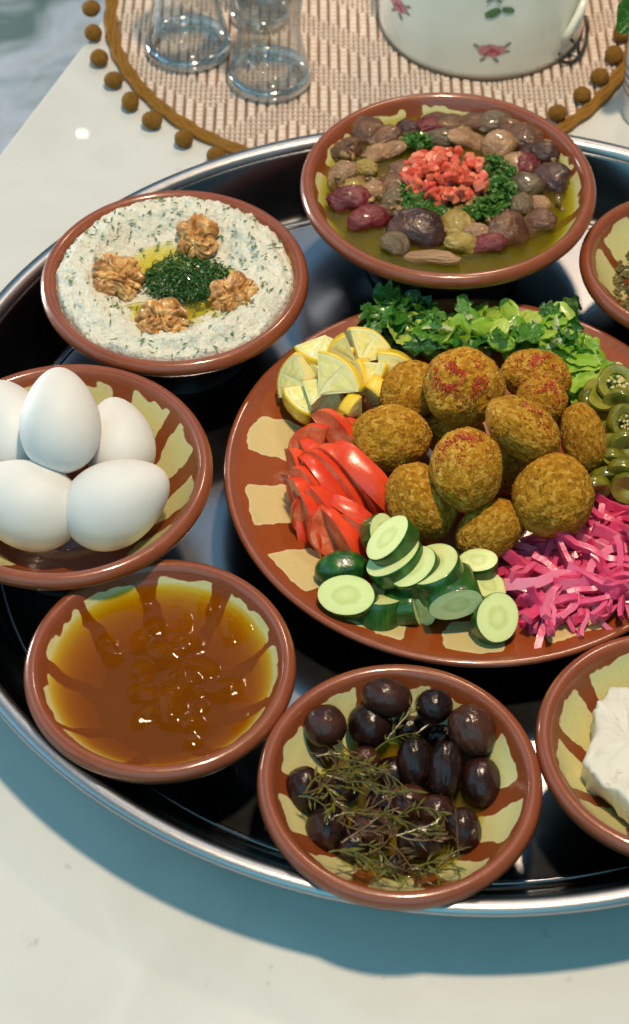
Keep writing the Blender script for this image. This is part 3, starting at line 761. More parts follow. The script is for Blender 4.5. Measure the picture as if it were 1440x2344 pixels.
POLY = [(1135, 1335), (1195, 1235), (1290, 1215), (1375, 1150), (1440, 1140), (1560, 1180), (1560, 1330), (1460, 1405), (1330, 1420), (1215, 1452), (1175, 1395)]
def inside(x, y, P):
    c = False; j = len(P) - 1
    for i in range(len(P)):
        if (P[i][1] > y) != (P[j][1] > y) and x < (P[j][0] - P[i][0]) * (y - P[i][1]) / (P[j][1] - P[i][1]) + P[i][0]: c = not c
        j = i
    return c
def edge_d(x, y, P):
    d = 1e9
    for i in range(len(P)):
        a, b = Vector(P[i - 1]), Vector(P[i]); q = Vector((x, y)); t = max(0, min(1, (q - a).dot(b - a) / (b - a).length_squared)); d = min(d, (a + (b - a) * t - q).length)
    return d
k = 0
while k < 200:
    px, py = R.uniform(1130, 1520), R.uniform(1140, 1460)
    if not inside(px, py, POLY): continue
    d = edge_d(px, py, POLY); layer = k / 200
    if d < 22 : 
        if R.random() < .5: continue
    hmax = min(2.2, .4 + d * .016)
    p0 = W(px, py, 2.2); r = (p0 - PLA).to_2d().length
    z = plate_z(min(r, 11.5)) + .2 + hmax * layer
    p = W(px, py, z)
    ang = math.radians(R.choice([R.gauss(5, 25), R.gauss(35, 25), R.gauss(100, 25), R.gauss(-25, 20)]))
    if d < 45: ang = R.uniform(-.6, .6) if py < 1380 else R.uniform(.6, 2.2)
    q = (Matrix.Rotation(ang, 3, 'Z') @ Matrix.Rotation(R.gauss(0, .12), 3, 'Y') @ Matrix.Rotation(R.gauss(.4, .6), 3, 'X')).to_quaternion()
    sc_ = R.uniform(.8, 1.1) * (.62 if d < 45 else 1)
    wh = 'hanging at the front edge of the heap' if py > 1400 else 'in the heap right beside the cucumber slices' if px < 1215 else 'in the heap against the round falafel' if py < 1260 and px < 1380 else 'at the right of the heap by the picture edge' if px > 1380 else 'in the middle of the tangled heap'
    obj('turnip_strip', tv[k % 14], p, q, (sc_, min(1.0, sc_ + .2), min(1.0, sc_ + .2)), label='bright pink pickled turnip strip ' + wh, cat='pickled turnip', group='pink pickled turnip strips')
    k += 1

# ============================================================ LETTUCE AND PARSLEY ON THE PLATE
def mat_leaf(name, stops, rough=.35):
    m = MT(name); v = m.shift()
    c = m.ramp(m.math('ADD', m.math('MULTIPLY', m.rnd(), .6), m.math('MULTIPLY', m.noise(1.2, 3, vec=v), .4)), stops)
    vein = m.math('ABSOLUTE', m.math('SUBTRACT', m.noise(1.6, 2, vec=v), .5))
    c = m.mix(m.math('MULTIPLY', m.math('SUBTRACT', 1.0, smoothmask(m, vein, .0, .03)), .35), c, (.45, .58, .25))
    m.fin(c, rough=rough, normal=m.bump(m.noise(4, 3, vec=v), .4, .1), coat=.2)
    m.set(m.b.inputs['Subsurface Weight'], .0)
    # thin leaf: some light passes through
    tl = m.n('ShaderNodeBsdfTranslucent', Color=c)
    mx = m.n('ShaderNodeMixShader', i0=.28, i1=m.b.outputs[0], i2=tl.outputs[0]); m.t.links.new(mx.outputs[0], m.out.inputs['Surface'])
    return m.m
LET = mat_leaf('lettuce_leaf', [(.1, (.10, .30, .02)), (.35, (.26, .50, .03)), (.6, (.44, .64, .06)), (.85, (.60, .72, .16))])
LETD = mat_leaf('parsley_leaf', [(.1, (.016, .085, .008)), (.5, (.04, .17, .012)), (.9, (.10, .30, .025))])
LETW = mat_leaf('lettuce_rib', [(.1, (.38, .46, .20)), (.9, (.58, .64, .38))])
def leaf(L, Wd, curl, ruf, seed, lobes=0):
    bm = bmesh.new(); nu, nv = 12, 9; g = []
    for i in range(nu + 1):
        u = i / nu; row = []
        half = Wd * (math.sin(PI * (u * .92 + .05)) ** .6) * (1 + .28 * nz((u * 4, seed, 0), 1.0) + (lobes * .35 * math.sin(u * 17 + seed)))
        for j in range(nv + 1):
            v = j / nv * 2 - 1
            x = (u - .5) * L; y = v * half
            z = curl * (v * v) * half + ruf * (abs(v) ** 1.5 + .15) * (nz((u * 5, v * 3, seed), 1.0) + .6 * nz((u * 11, v * 7, seed + 3), 1.0)) + .35 * curl * math.sin(u * 3)
            row.append(bm.verts.new((x, y, z)))
        g.append(row)
    for i in range(nu):
        for j in range(nv): bm.faces.new((g[i][j], g[i + 1][j], g[i + 1][j + 1], g[i][j + 1]))
    return bm
lv = {'l': [mesh(leaf(R.uniform(1.5, 2.6), R.uniform(.35, .8), R.uniform(-.4, .4), R.uniform(.18, .38), s), 'lettuce', LET) for s in range(9)],
      'd': [mesh(leaf(R.uniform(1.2, 2.1), R.uniform(.4, .7), R.uniform(-.4, .4), R.uniform(.18, .35), s + 20, 1), 'parsley', LETD) for s in range(8)],
      'w': [mesh(leaf(R.uniform(1.4, 2.4), R.uniform(.2, .38), R.uniform(.2, .6), .12, s + 40), 'rib', LETW) for s in range(4)]}
def along(t):
    pts = [(858, 760), (900, 715), (960, 735), (1030, 755), (1110, 745), (1190, 760), (1250, 745), (1310, 790), (1345, 860), (1335, 890)]
    f = t * (len(pts) - 1); i = min(int(f), len(pts) - 2); f -= i
    return pts[i][0] * (1 - f) + pts[i + 1][0] * f, pts[i][1] * (1 - f) + pts[i + 1][1] * f
for k in range(215):
    t = R.random(); cx, cy = along(t); lay = k / 215
    px = cx + R.gauss(0, 22); py = cy + R.gauss(0, 24) + (12 if .2 < t < .75 else 0)
    z = 2.4 + 1.9 * lay * (1 if t < .8 else .8) + R.uniform(-.2, .2)
    p = W(px, py, z)
    if t < .28: kd = 'd' if R.random() < .85 else 'l'
    elif t < .68: kd = R.choice('dldllwlw')
    else: kd = R.choice('llllldw')
    q = (Matrix.Rotation(R.uniform(0, 6.28), 3, 'Z') @ Matrix.Rotation(R.gauss(.3, .38), 3, 'X') @ Matrix.Rotation(R.gauss(0, .35), 3, 'Y')).to_quaternion()
    s = R.uniform(.6, 1.05)
    nm, lab, ct, gr = {'l': ('lettuce_shred', 'curled light green shred of lettuce behind the falafel', 'lettuce', 'shredded lettuce behind the falafel'),
                   'd': ('parsley_leaf', 'dark green parsley leaf in the salad behind the falafel', 'parsley', 'dark parsley leaves in the salad'),
                   'w': ('lettuce_rib', 'pale whitish lettuce rib strip behind the falafel', 'lettuce', 'pale lettuce ribs in the salad')}[kd]
    s *= 1.3 if kd != 'w' else 1.1
    obj(nm, R.choice(lv[kd]), p, q, s, label=lab + (' on the left by the lemons' if t < .25 else ' in the middle stretch' if t < .65 else ' on the right by the peppers'), cat=ct, group=gr)

# ============================================================ BEAN BOWL
BL = 6.0 - 1.28
OIL = liquid('olive_oil', (.965, .90, .0), 260, .05, 1.0, .25, scatter=((.95, .62, .05), 70))
br_ = 7.26
def oil_bump(x, y, f): return (.05 * nz((x, y, 0), .8) + .03 * nz((x, y, 0), 2.2)) * (1 - f ** 6)
pool(BEA, 8.35, 6.0, br_, bowl_in(8.35, 6.0, br_), oil_bump, 'bean_broth', OIL, 'greenish golden oil pooled around the beans in the big bowl', 'oil', n=30)
BZ = bowl_in(8.35, 6.0, br_) + .03
def mat_bean(name, c1, c2, c3):
    m = MT(name); v = m.shift()
    c = m.ramp(m.noise(.8, 4, vec=v, dist=.4), [(.3, c1), (.55, c2), (.75, c3)])
    return m.fin(c, rough=.24, spec=.45, coat=.2, normal=m.bump(m.noise(2.6, 5, vec=v), .9, .22), sss=.06)
BMAT = {'b': mat_bean('fava_brown', (.075, .027, .012), (.15, .060, .026), (.26, .13, .055)),
        'd': mat_bean('fava_dark', (.035, .012, .009), (.065, .024, .017), (.12, .052, .035)),
        'r': mat_bean('bean_red', (.09, .005, .008), (.16, .012, .016), (.22, .05, .04)),
        't': mat_bean('bean_tan', (.26, .13, .06), (.38, .20, .10), (.50, .32, .16)),
        'g': mat_bean('bean_grey', (.085, .052, .028), (.14, .088, .045), (.22, .15, .08)),
        'y': mat_bean('bean_olive', (.24, .15, .02), (.36, .24, .05), (.48, .36, .12))}
bshape = []
for s in range(4):
    bm = ico(4)
    for v in bm.verts:
        c = v.co.copy(); dent = math.exp(-((c.x) ** 2) * 5) * max(0, -c.y) * .28
        c.y += dent; c.z *= .72 + .06 * c.x
        k = 1 + .14 * nz(c, 1.3, s * 5) + .09 * nz(c, 2.8, s) + .04 * nz(c, 7, s)
        v.co = c * k
    bshape.append(bm)
bmesh_v = {}
for kx in BMAT:
    bmesh_v[kx] = []
    for bm in bshape: bmesh_v[kx].append(mesh(bm.copy(), 'bean_' + kx, BMAT[kx]))
BEANS = [(844, 301, 30, 34, 'b', 70), (798, 342, 20, 32, 'b', 110), (884, 317, 32, 22, 'b', 30), (1039, 287, 36, 20, 'b', -10), (1082, 285, 38, 20, 'b', 10), (1137, 285, 34, 26, 'g', 0),
    (1202, 323, 38, 30, 'b', -25), (1142, 338, 32, 30, 't', 20), (1245, 358, 30, 24, 'd', 20), (1264, 410, 30, 40, 'd', 80), (1207, 434, 32, 30, 'g', 50), (1196, 472, 24, 24, 'g', 0),
    (803, 461, 42, 27, 'r', 0), (844, 504, 38, 26, 'r', 15), (955, 531, 54, 42, 'd', -15), (1042, 522, 32, 34, 'y', 0), (1164, 537, 40, 38, 'b', 10), (1115, 560, 36, 20, 'r', 10),
    (990, 591, 52, 14, 't', -3), (904, 560, 28, 24, 'g', -40), (1234, 512, 34, 24, 'b', 20), (784, 400, 28, 22, 't', 40), (980, 290, 32, 18, 'r', 10), (898, 345, 26, 16, 't', 20),
    (836, 388, 24, 18, 'y', 0), (893, 430, 30, 26, 'b', 30), (1175, 376, 22, 28, 't', 100), (1204, 380, 24, 28, 'r', 70), (898, 462, 30, 20, 'g', 60), (1072, 322, 38, 20, 't', -10),
    (931, 300, 24, 22, 'd', 40), (1010, 318, 32, 18, 'g', 0), (866, 352, 26, 18, 't', 20), (1060, 560, 34, 20, 'y', -10), (925, 395, 30, 24, 'b', 0), (1000, 280, 28, 18, 'b', 0), (856, 440, 24, 20, 't', 10), (1170, 300, 28, 22, 'b', -30), (1130, 400, 30, 26, 'b', 0), (1090, 540, 28, 22, 't', 0), (870, 490, 26, 16, 'g', 20), (1230, 470, 24, 18, 't', 0), (815, 425, 22, 16, 'y', 0), (1215, 350, 24, 18, 'd', 0)]
BLAB = {0: 'brown broad bean standing on edge at the upper left of the stew', 1: 'brown split broad bean nearest the left rim', 2: 'brown bean between the two upright beans at the upper left', 3: 'brown bean at the back, just right of the dark red one',
    4: 'brown bean at the back middle near the rim', 6: 'brown bean at the back right slanting along the rim', 10: 'greyish bean right of the parsley with a pale end', 9: 'dark upright bean nearest the right rim', 8: 'dark wrinkled bean at the upper right',
    12: 'dark red bean at the left by the cream petal', 13: 'reddish bean just below the dark red one at the left', 15: 'yellow olive bean at the front next to the darkest big one', 16: 'large purple brown bean at the front right', 17: 'pinkish red bean at the front between olive and purple ones',
    18: 'flat tan bean lying nearest the front rim', 19: 'grey bean at the front left of the darkest big one', 20: 'brown bean half sunk in oil at the right front', 22: 'dark red piece at the back left of the tomato heap', 25: 'brown bean just left of the tomato heap', 26: 'orange tan bean standing right of the parsley',
    27: 'red bean at the right between tan and dark ones', 34: 'brown bean touching the tomato heap on its left', 35: 'brown bean at the very back centre', 37: 'brown bean at the back right above the pale rough one', 38: 'brown bean under the parsley at the right of the heap', 5: 'grey bean in front of the back right cream petal', 7: 'rough pale orange bean at the right behind the heap'}
nmz = {'b': ('brown', 'brown broad bean'), 'd': ('dark', 'dark purple brown bean'), 'r': ('red', 'dark red bean'), 't': ('tan', 'pale tan bean'), 'g': ('grey', 'grey brown bean'), 'y': ('olive', 'yellow olive coloured bean')}
for i, (px, py, a, b, kx, roll) in enumerate(BEANS):
    p = W(px, py, BZ + .25); r = (p - BEA).to_2d().length
    up = .55 if r > 3.5 else .2
    p = W(px, py, BZ + .02 + up * .28)
    s = S(p); ff = 1.3
    lab = nmz[kx][1] + ' in the oily stew of the big bowl'
    if i in BLAB: lab = BLAB[i]
    if i == 14: lab = 'largest dark purple brown bean at the front of the stew'
    obj('bean', bmesh_v[kx][i % 4], p, screen_rot(roll, R.uniform(-25, 10), R.uniform(-15, 15)), (a * s * ff, b * s * ff, min(a, b) * s * 1.0), label=lab, cat='bean', group=None if i == 14 else 'beans in the stew')
# skins and crushed bits between the beans
bm = bmesh.new()
for k in range(900):
    a = R.uniform(0, 6.28); rr = R.uniform(1.5, 6.7); x, y = BEA.x + rr * math.cos(a), BEA.y + rr * math.sin(a)
    if nz((x, y, 0), .45, 4) < -.15 or (a > 3.4 and a < 6.0 and rr > 4.2): continue
    g = R.uniform(.12, .48); box(bm, (x, y, BZ + R.uniform(-.08, .26)), g * 1.5, g, g * .5, Matrix.Rotation(R.uniform(0, 6), 3, Vector((R.random(), R.random(), R.random() + .1)).normalized()))
bmesh.ops.bevel(bm, geom=bm.edges[:], offset=.05, segments=2, affect='EDGES')
obj('crushed_beans', mesh(bm, 'crushed_beans', simple('crushed_bean', (.16, .075, .03), (.42, .26, .10), .7, .3, jitter=False, coat=.4), True), label='crushed bits of bean and garlic between the whole beans', cat='crushed beans', kind='stuff')
# diced tomato
DT = []
for s in range(6):
    bm = bmesh.new(); bmesh.ops.create_cube(bm, size=1)
    for v in bm.verts: v.co = Vector((v.co.x * R.uniform(.6, 1), v.co.y * R.uniform(.6, 1), v.co.z * R.uniform(.5, .9))) + Vector([R.uniform(-.1, .1) for _ in range(3)])
    bmesh.ops.bevel(bm, geom=bm.edges[:], offset=.09, segments=2, affect='EDGES')
    DT.append(bm)
def mat_dice():
    m = MT('tomato_dice'); v = m.shift()
    c = m.ramp(m.rnd(), [(0, (.60, .03, .012)), (.5, (.72, .10, .05)), (1, (.80, .24, .14))])
    c = m.mix(m.math('MULTIPLY', m.noise(1.5, 3, vec=v), .5), c, (.80, .26, .15))
    return m.fin(c, rough=.25, coat=.3, sss=.3, sss_r=(1, .25, .12), normal=m.bump(m.noise(3, 3, vec=v), .3, .1))
DM = mat_dice(); DTm = [mesh(b, 'tomato_cube', DM, False) for b in DT]
for k in range(170):
    a = R.uniform(0, 2 * PI); rr = math.sqrt(R.random()); lay = k / 170
    px = 1018 + 96 * rr * math.cos(a); py = 408 + 60 * rr * math.sin(a)
    z = BZ + .25 + 1.35 * (1 - rr ** 2) * lay + .3 * lay
    py -= (z - BZ) * 14
    obj('tomato_cube', DTm[k % 6], W(px, py, z), Matrix.Rotation(R.uniform(0, 6.28), 3, Vector((R.uniform(-1, 1), R.uniform(-1, 1), R.uniform(-1, 1)))).to_quaternion(), R.uniform(.38, .74), label='glossy diced tomato cube ' + ('on top of the heap' if lay > .7 and rr < .6 else 'at the left side of the heap' if math.cos(a) < -.3 else 'at the right side of the heap' if math.cos(a) > .3 else 'at the front of the heap' if math.sin(a) > 0 else 'at the back of the heap'), cat='tomato cube', group='diced tomato on the beans')
# parsley flakes around the tomato: bits far too many to count
def flakes(bm, c, n, sx, sy, h, size=.22):
    for _ in range(n):
        a = R.uniform(0, 2 * PI); rr = math.sqrt(R.random()); x = c[0] + sx * rr * math.cos(a); y = c[1] + sy * rr * math.sin(a); z = c[2] + h * R.random() * (1 - rr * rr)
        m3 = Matrix.Rotation(R.uniform(0, 6.28), 3, 'Z') @ Matrix.Rotation(R.gauss(0, .7), 3, 'X') @ Matrix.Rotation(R.gauss(0, .6), 3, 'Y')
        L = size * R.uniform(.6, 1.6); Wd = L * R.uniform(.35, .8); vv = []
        for q in range(6):
            t = q * PI / 3 + R.uniform(-.3, .3); vv.append(bm.verts.new(Vector((x, y, z)) + m3 @ Vector((L * math.cos(t) * R.uniform(.6, 1), Wd * math.sin(t), .25 * L * math.sin(2 * t + 1)))))
        cc = bm.verts.new(Vector((x, y, z)) + m3 @ Vector((0, 0, .3 * L * R.uniform(-1, 1))))
        for q in range(6): bm.faces.new((vv[q], vv[(q + 1) % 6], cc))
PAR = mat_leaf('chopped_parsley', [(.0, (.03, .13, .01)), (1, (.09, .24, .02))])
bm = bmesh.new()
for px, py, sx, sy, n, h in [(957, 325, .85, .65, 130, .5), (935, 432, .6, 1.0, 120, .5), (955, 462, .9, .7, 110, .4), (1000, 488, 1.0, .45, 90, .3), (1128, 385, .9, .9, 150, .8), (1150, 440, .85, 1.2, 210, .8), (1098, 485, 1.0, .5, 100, .4), (1120, 470, .8, .6, 90, .5), (1170, 405, .5, .8, 60, .4)]:
    flakes(bm, W(px, py, BZ + .35), n, sx, sy, h)
obj('chopped_parsley', mesh(bm, 'chopped_parsley', PAR, False), label='chopped green parsley scattered around the diced tomato on the beans', cat='parsley', kind='stuff')

# ============================================================ LABNEH
LZ = 5.5
def lab_z(x, y):
    r = math.hypot(x, y); a = math.atan2(y, x)
    edge = 6.25 + .28 * nz((math.cos(a) * 2, math.sin(a) * 2, 0), 1.6)
    base = LZ - .30 + .72 * math.exp(-((r - 5.0) / 1.15) ** 2) * (1 + .35 * math.sin(a)) - .35 * math.exp(-(r / 3.6) ** 4)
    if r > edge: base -= (r - edge) * 3.0
    return base
bm = bmesh.new(); n = 150; G = {}
for i in range(n + 1):
    for j in range(n + 1):
        x, y = (i / n - .5) * 14.2, (j / n - .5) * 14.2; r = math.hypot(x, y)
        if r > 7.0: continue
        k = .35 + .65 * min(1, max(0, (r - 3) / 1.5))
        th_ = math.atan2(y, x); z = lab_z(x, y) + k * .22 * nz((r * 2.2 + th_ * .8, math.cos(th_) * 1.2, math.sin(th_) * 1.2), 1.0) + k * (.26 * nz((x, y, 0), .9) + .20 * nz((x, y, 1), 2.4) + .20 * abs(nz((x, y, 3), 4.6)) + .10 * nz((x, y, 7), 9))
        jx = .10 * nz((x, y, 11), 4); jy = .10 * nz((x, y, 15), 4)
        z = max(z, bowl_in(7.25, 5.5, r) - .25)
        G[i, j] = bm.verts.new((x + jx, y + jy, z))
for i in range(n):
    for j in range(n):
        if all(q in G for q in ((i, j), (i + 1, j), (i + 1, j + 1), (i, j + 1))): bm.faces.new((G[i, j], G[i + 1, j], G[i + 1, j + 1], G[i, j + 1]))
def mat_lab():
    m = MT('herbed_white_cheese'); P = m.P()
    c = m.ramp(m.noise(1.0, 4), [(.3, (.73, .69, .56)), (.7, (.83, .80, .69))])
    mp = m.n('ShaderNodeMapping', Vector=P, Scale=(1.6, .8, 1)).outputs[0]
    f1 = m.noise(2.6, 4, .6, vec=mp, dist=1.2); reg = m.noise(.35, 2)
    msk = m.math('MULTIPLY', smoothmask(m, f1, .58, .70), m.math('ADD', .2, m.math('MULTIPLY', reg, .8)))
    c = m.mix(m.math('MULTIPLY', msk, .7), c, (.33, .33, .20))
    bp = m.bump(m.noise(5, 4, .7), .8, .18); bp = m.bump(m.vor(4.5), .5, .12, bp)
    return m.fin(c, rough=.55, normal=bp, sss=.2, sss_r=(1, .9, .7), sss_scale=.2)
obj('labneh_dip', mesh(bm, 'labneh', mat_lab()), LAB, label='rough white cheese dip flecked with dark green herbs', cat='cheese dip')
bm = bmesh.new()
for _ in range(420):
    a = R.uniform(0, 2 * PI); r = R.uniform(2.6, 6.4); x, y = r * math.cos(a), r * math.sin(a); z = lab_z(x, y) + R.uniform(.05, .22)
    m3 = Matrix.Rotation(R.uniform(0, 6.28), 3, 'Z') @ Matrix.Rotation(R.gauss(0, .5), 3, 'X'); L = R.uniform(.08, .26)
    vv = [bm.verts.new(Vector((x, y, z)) + m3 @ Vector(q)) for q in ((-L, 0, 0), (0, -.06, .02), (L, 0, 0), (0, .06, .02))]; bm.faces.new(vv)
obj('herb_flecks', mesh(bm, 'herb_flecks', simple('dark_herb', (.05, .12, .03), (.14, .22, .07), 4, .6), False), LAB, label='dark green herb flecks stuck all over the white cheese dip', cat='herbs', kind='stuff')
# oil pool in the hollow: wavy outline
LOIL = liquid('golden_oil', (.985, .90, .0), 420, .04, 1.2, .3, scatter=((1, .85, .1), 60))
def oil_blob(px, py, ra, rb, th, lab):
    c = W(px, py, LZ - .35); c.z = 0; bm = bmesh.new(); seg = 40; rows = []
    for q in range(7):
        f = q / 6; row = []
        for k_ in range(seg):
            t = 2 * PI * k_ / seg; w_ = 1 + .30 * nz((math.cos(t), math.sin(t), px * .01), 1.1) + .1 * nz((math.cos(t), math.sin(t), px * .01), 3.3)
            x, y = ra * f * w_ * math.cos(t), rb * f * w_ * math.sin(t)
            row.append((x, y))
        rows.append(row)
    zt = lab_z(c.x - LAB.x, c.y - LAB.y)
    tp = [[bm.verts.new((x, y, zt + .24 - .10 * (i_ / 6) ** 3)) for x, y in row] for i_, row in enumerate(rows[1:])]
    bt = [[bm.verts.new((x, y, zt - .35)) for x, y in row] for row in rows[1:]]
    for L, fl in ((tp, 0), (bt, 1)):
        for a_, b_ in zip(L[:-1], L[1:]):
            for k_ in range(seg):
                f = (a_[k_], b_[k_], b_[(k_ + 1) % seg], a_[(k_ + 1) % seg]); bm.faces.new(f if not fl else f[::-1])
        bm.faces.new(L[0] if not fl else L[0][::-1])
    for k_ in range(seg): bm.faces.new((tp[-1][k_], bt[-1][k_], bt[-1][(k_ + 1) % seg], tp[-1][(k_ + 1) % seg]))
    bmesh.ops.recalc_face_normals(bm, faces=bm.faces)
    obj('oil_pool', mesh(bm, 'oil_pool', LOIL), (c.x, c.y, 0), label=lab, cat='oil pool', group='golden oil pools in the dip')
oil_blob(345, 590, 1.9, 1.5, .3, 'golden oil pool between the left and top walnuts')
oil_blob(475, 725, 1.6, 1.1, .3, 'golden oil pool between the bottom and right walnuts')
oil_blob(308, 718, 1.1, .75, .3, 'small golden oil pool left of the bottom walnut')
oil_blob(520, 640, 1.0, .9, .3, 'thin golden oil pool by the right walnut')
# herb heap: curly dill strands
DILL = mat_leaf('dill', [(.0, (.010, .07, .006)), (1, (.035, .15, .012))])
bm = bmesh.new()
for k in range(620):
    a = R.uniform(0, 2 * PI); rr = math.sqrt(R.random())
    px = 434 + 104 * rr * math.cos(a); py = 640 + 56 * rr * math.sin(a); lay = R.random()
    p = W(px, py, LZ - .45 + 1.0 * lay * (1 - rr ** 2.2))
    d = R.uniform(0, 6.28); cu = R.uniform(-3.4, 3.4); pts = []; q = p.copy(); el = R.uniform(-.35, .5)
    for s in range(6):
        pts.append(q.copy()); q = q + Vector((math.cos(d), math.sin(d), el)) * .13; d += cu * .17; el -= .14
    tube(bm, pts, .035, 3, .018, flat=1.4)
flakes(bm, W(434, 642, LZ - .3), 420, 2.4, 1.7, .85, .14)
obj('dill_heap', mesh(bm, 'dill_heap', DILL, False), label='heap of finely chopped dark green dill in the centre of the dip', cat='dill', kind='stuff')
def mat_walnut():
    m = MT('walnut'); v = m.shift()
    c = m.ramp(m.noise(1.6, 5, vec=v, dist=.6), [(.3, (.24, .085, .016)), (.5, (.54, .25, .065)), (.7, (.82, .52, .20))])
    return m.fin(c, rough=.33, coat=.25, normal=m.bump(m.noise(6, 4, vec=v), .4, .08), sss=.1)
WM = mat_walnut()
for i, (px, py, a, roll, lab) in enumerate([(453, 545, 54, 90, 'walnut half at the top beside the dill'), (268, 636, 60, -12, 'walnut half on the left of the dip'), (533, 677, 56, 22, 'walnut half on the right below the dill'), (372, 735, 60, 4, 'walnut half at the bottom of the oil pool')]):
    bm = ico(6)
    for v in bm.verts:
        d = v.co.normalized(); c = Vector((d.x, d.y * .86, d.z * .62))
        q = c * 1.0 + Vector((i * 7, 0, 0)); q = q + Vector((nz(c, 1.6, i), nz(c, 1.6, i + 9), 0)) * .45
        rid = 1 - min(1, abs(nz(q, 2.0)) * 4.2); rid2 = 1 - min(1, abs(nz(q, 4.2, 3)) * 3.6)
        gr = math.exp(-(c.y / .085) ** 2) * (.30 if c.z > -.1 else .1)
        k = 1 - .26 * rid ** 1.5 - .10 * rid2 - gr + .10 * nz(c, 1.4, i * 3) + .06 * math.cos(6 * math.atan2(d.y, d.x))
        v.co = c * k
    p = W(px, py, LZ + .12); s = S(p) * a * 1.1
    obj('walnut_half', mesh(bm, 'walnut', WM), p, screen_rot(roll, -18), s, label=lab, cat='walnut', group='walnut halves on the dip')

# ============================================================ OLIVES
def mat_olive():
    m = MT('black_olive'); v = m.shift()
    c = m.ramp(m.math('ADD', m.math('MULTIPLY', m.rnd(), .4), m.math('MULTIPLY', m.noise(.8, 3, vec=v), .6)), [(.25, (.012, .004, .004)), (.5, (.032, .010, .007)), (.75, (.080, .026, .014))])
    return m.fin(c, rough=.24, coat=.0, normal=m.bump(m.noise(1.6, 4, vec=v), .45, .2), spec=.42)
OM = mat_olive(); ov = []
for s in range(5):
    bm = ico(5)
    for v in bm.verts:
        d = v.co.normalized(); wr = (.035 if s in (1, 3) else .012)
        k = 1 + .03 * nz(d, 1.3, s * 4) + wr * nz(Vector((d.x * 3, d.y * 1.3, d.z * 3)), 1.6, s) * 1.5 - .05 * math.exp(-((d.y - 1) ** 2) * 120)
        v.co = d * k
    ov.append(mesh(bm, 'olive', OM))
OLI = [(745, 1662, 46, 47, 10, 'olive at the upper left of the bowl with a bluish glint'), (847, 1660, 49, 50, 0, 'brownish olive with a dimple behind the herbs'), (886, 1596, 55, 42, -15, 'large olive at the back rim of the bowl'),
    (995, 1616, 40, 38, 0, 'round olive at the back right with one bright glint'), (1080, 1672, 50, 60, 25, 'wrinkled shiny olive at the right rim'), (835, 1740, 34, 32, 0, 'small olive in the middle left among the sprigs'),
    (949, 1744, 38, 57, 0, 'upright brown olive in the centre'), (1019, 1762, 38, 66, -6, 'long wrinkled olive right of the centre one'), (1102, 1791, 43, 56, 5, 'olive at the right below the wrinkled shiny one'),
    (700, 1808, 44, 52, 20, 'olive at the left rim under the sprigs'), (748, 1896, 46, 54, -20, 'olive at the lower left under the herbs'), (852, 1893, 46, 42, 0, 'nearly black olive in the lower middle'),
    (1060, 1900, 40, 50, 10, 'matt olive at the lower right beside the curved stem'), (963, 1922, 52, 42, 0, 'dark olive at the bottom under the sprigs'), (936, 1668, 34, 30, 0, 'reddish olive with herbs on it near the back'),
    (935, 1840, 46, 44, 0, 'black olive deep in the middle of the bowl'), (810, 1935, 44, 38, 10, 'black olive near the front left'), (905, 1985, 30, 28, 0, 'small brown olive at the very front'), (900, 1770, 40, 36, 0, 'olive hidden behind the centre one'), (1010, 1690, 36, 34, 0, 'olive in the gap behind the long wrinkled one'), (780, 1800, 44, 40, 0, 'olive covered by the yellow green sprigs'), (1000, 1860, 42, 40, 0, 'olive between the right and bottom ones'), (880, 1840, 40, 40, 0, 'olive deep at the left of the middle')]
for i, (px, py, a, b, roll, lab) in enumerate(OLI):
    z = 3.1; p = W(px, py, z); r = (p - OLV).to_2d().length
    z = max(bowl_in(6.25, 4.5, r) + .62, 2.6 + (.5 if i in (6, 7, 1, 13) else 0))
    if i >= 15: z = 2.2
    p = W(px, py, min(z, 4.3)); s = S(p)
    if lab.startswith('wrinkled') or 'long wrinkled' in lab: me_ = ov[1 if i % 2 else 3]
    else: me_ = ov[(0, 2, 4)[i % 3]]
    obj('olive', me_, p, screen_rot(roll, R.uniform(-15, 15)), (a * s * 1.08, b * s * 1.08, min(a, b) * s * 1.08), label=lab, cat='olive', group='black olives in the bowl')
# sprigs
SPG = simple('wilted_sprig', (.060, .052, .005), (.17, .145, .014), 2.5, .28, 6, .3, .05)
SPB = simple('brown_sprig', (.060, .028, .006), (.14, .07, .014), 2.5, .4, 6, .3, .05)
def sprig(seed, L):
    bm = bmesh.new(); pts = []; q = Vector((-L / 2, 0, 0)); d = R.uniform(-.3, .3); n = 12
    cu = R.uniform(-.13, .13)
    for k in range(n):
        pts.append(q.copy()); q = q + Vector((math.cos(d), math.sin(d), R.uniform(-.12, .12))) * (L / n); d += cu + R.uniform(-.12, .12)
    tube(bm, pts, .05, 5, .03)
    for k in range(2, n - 1):
        for s in (1, -1):
            if R.random() < .42: continue
            t = (pts[k + 1] - pts[k]).normalized(); a = Matrix.Rotation(s * R.uniform(.5, 1.0), 3, 'Z') @ t
            ll = R.uniform(.3, .95); w_ = Vector((-a.y, a.x, 0)) * R.uniform(.035, .085); up = Vector((R.uniform(-.25, .25), R.uniform(-.25, .25), R.uniform(-.3, .15)))
            b0 = pts[k]; m1 = b0 + a * ll * .5 + up * .5; e1 = b0 + a * ll + up
            v0 = bm.verts.new(b0); v1 = bm.verts.new(m1 + w_); v2 = bm.verts.new(e1); v3 = bm.verts.new(m1 - w_); v4 = bm.verts.new(m1 + Vector((0, 0, .03)))
            for f in ((v0, v1, v4), (v1, v2, v4), (v2, v3, v4), (v3, v0, v4)): bm.faces.new(f)
    return bm
spv = [mesh(sprig(s, R.uniform(2.0, 3.4)), 'sprig', SPG if s % 3 else SPB, False) for s in range(9)]
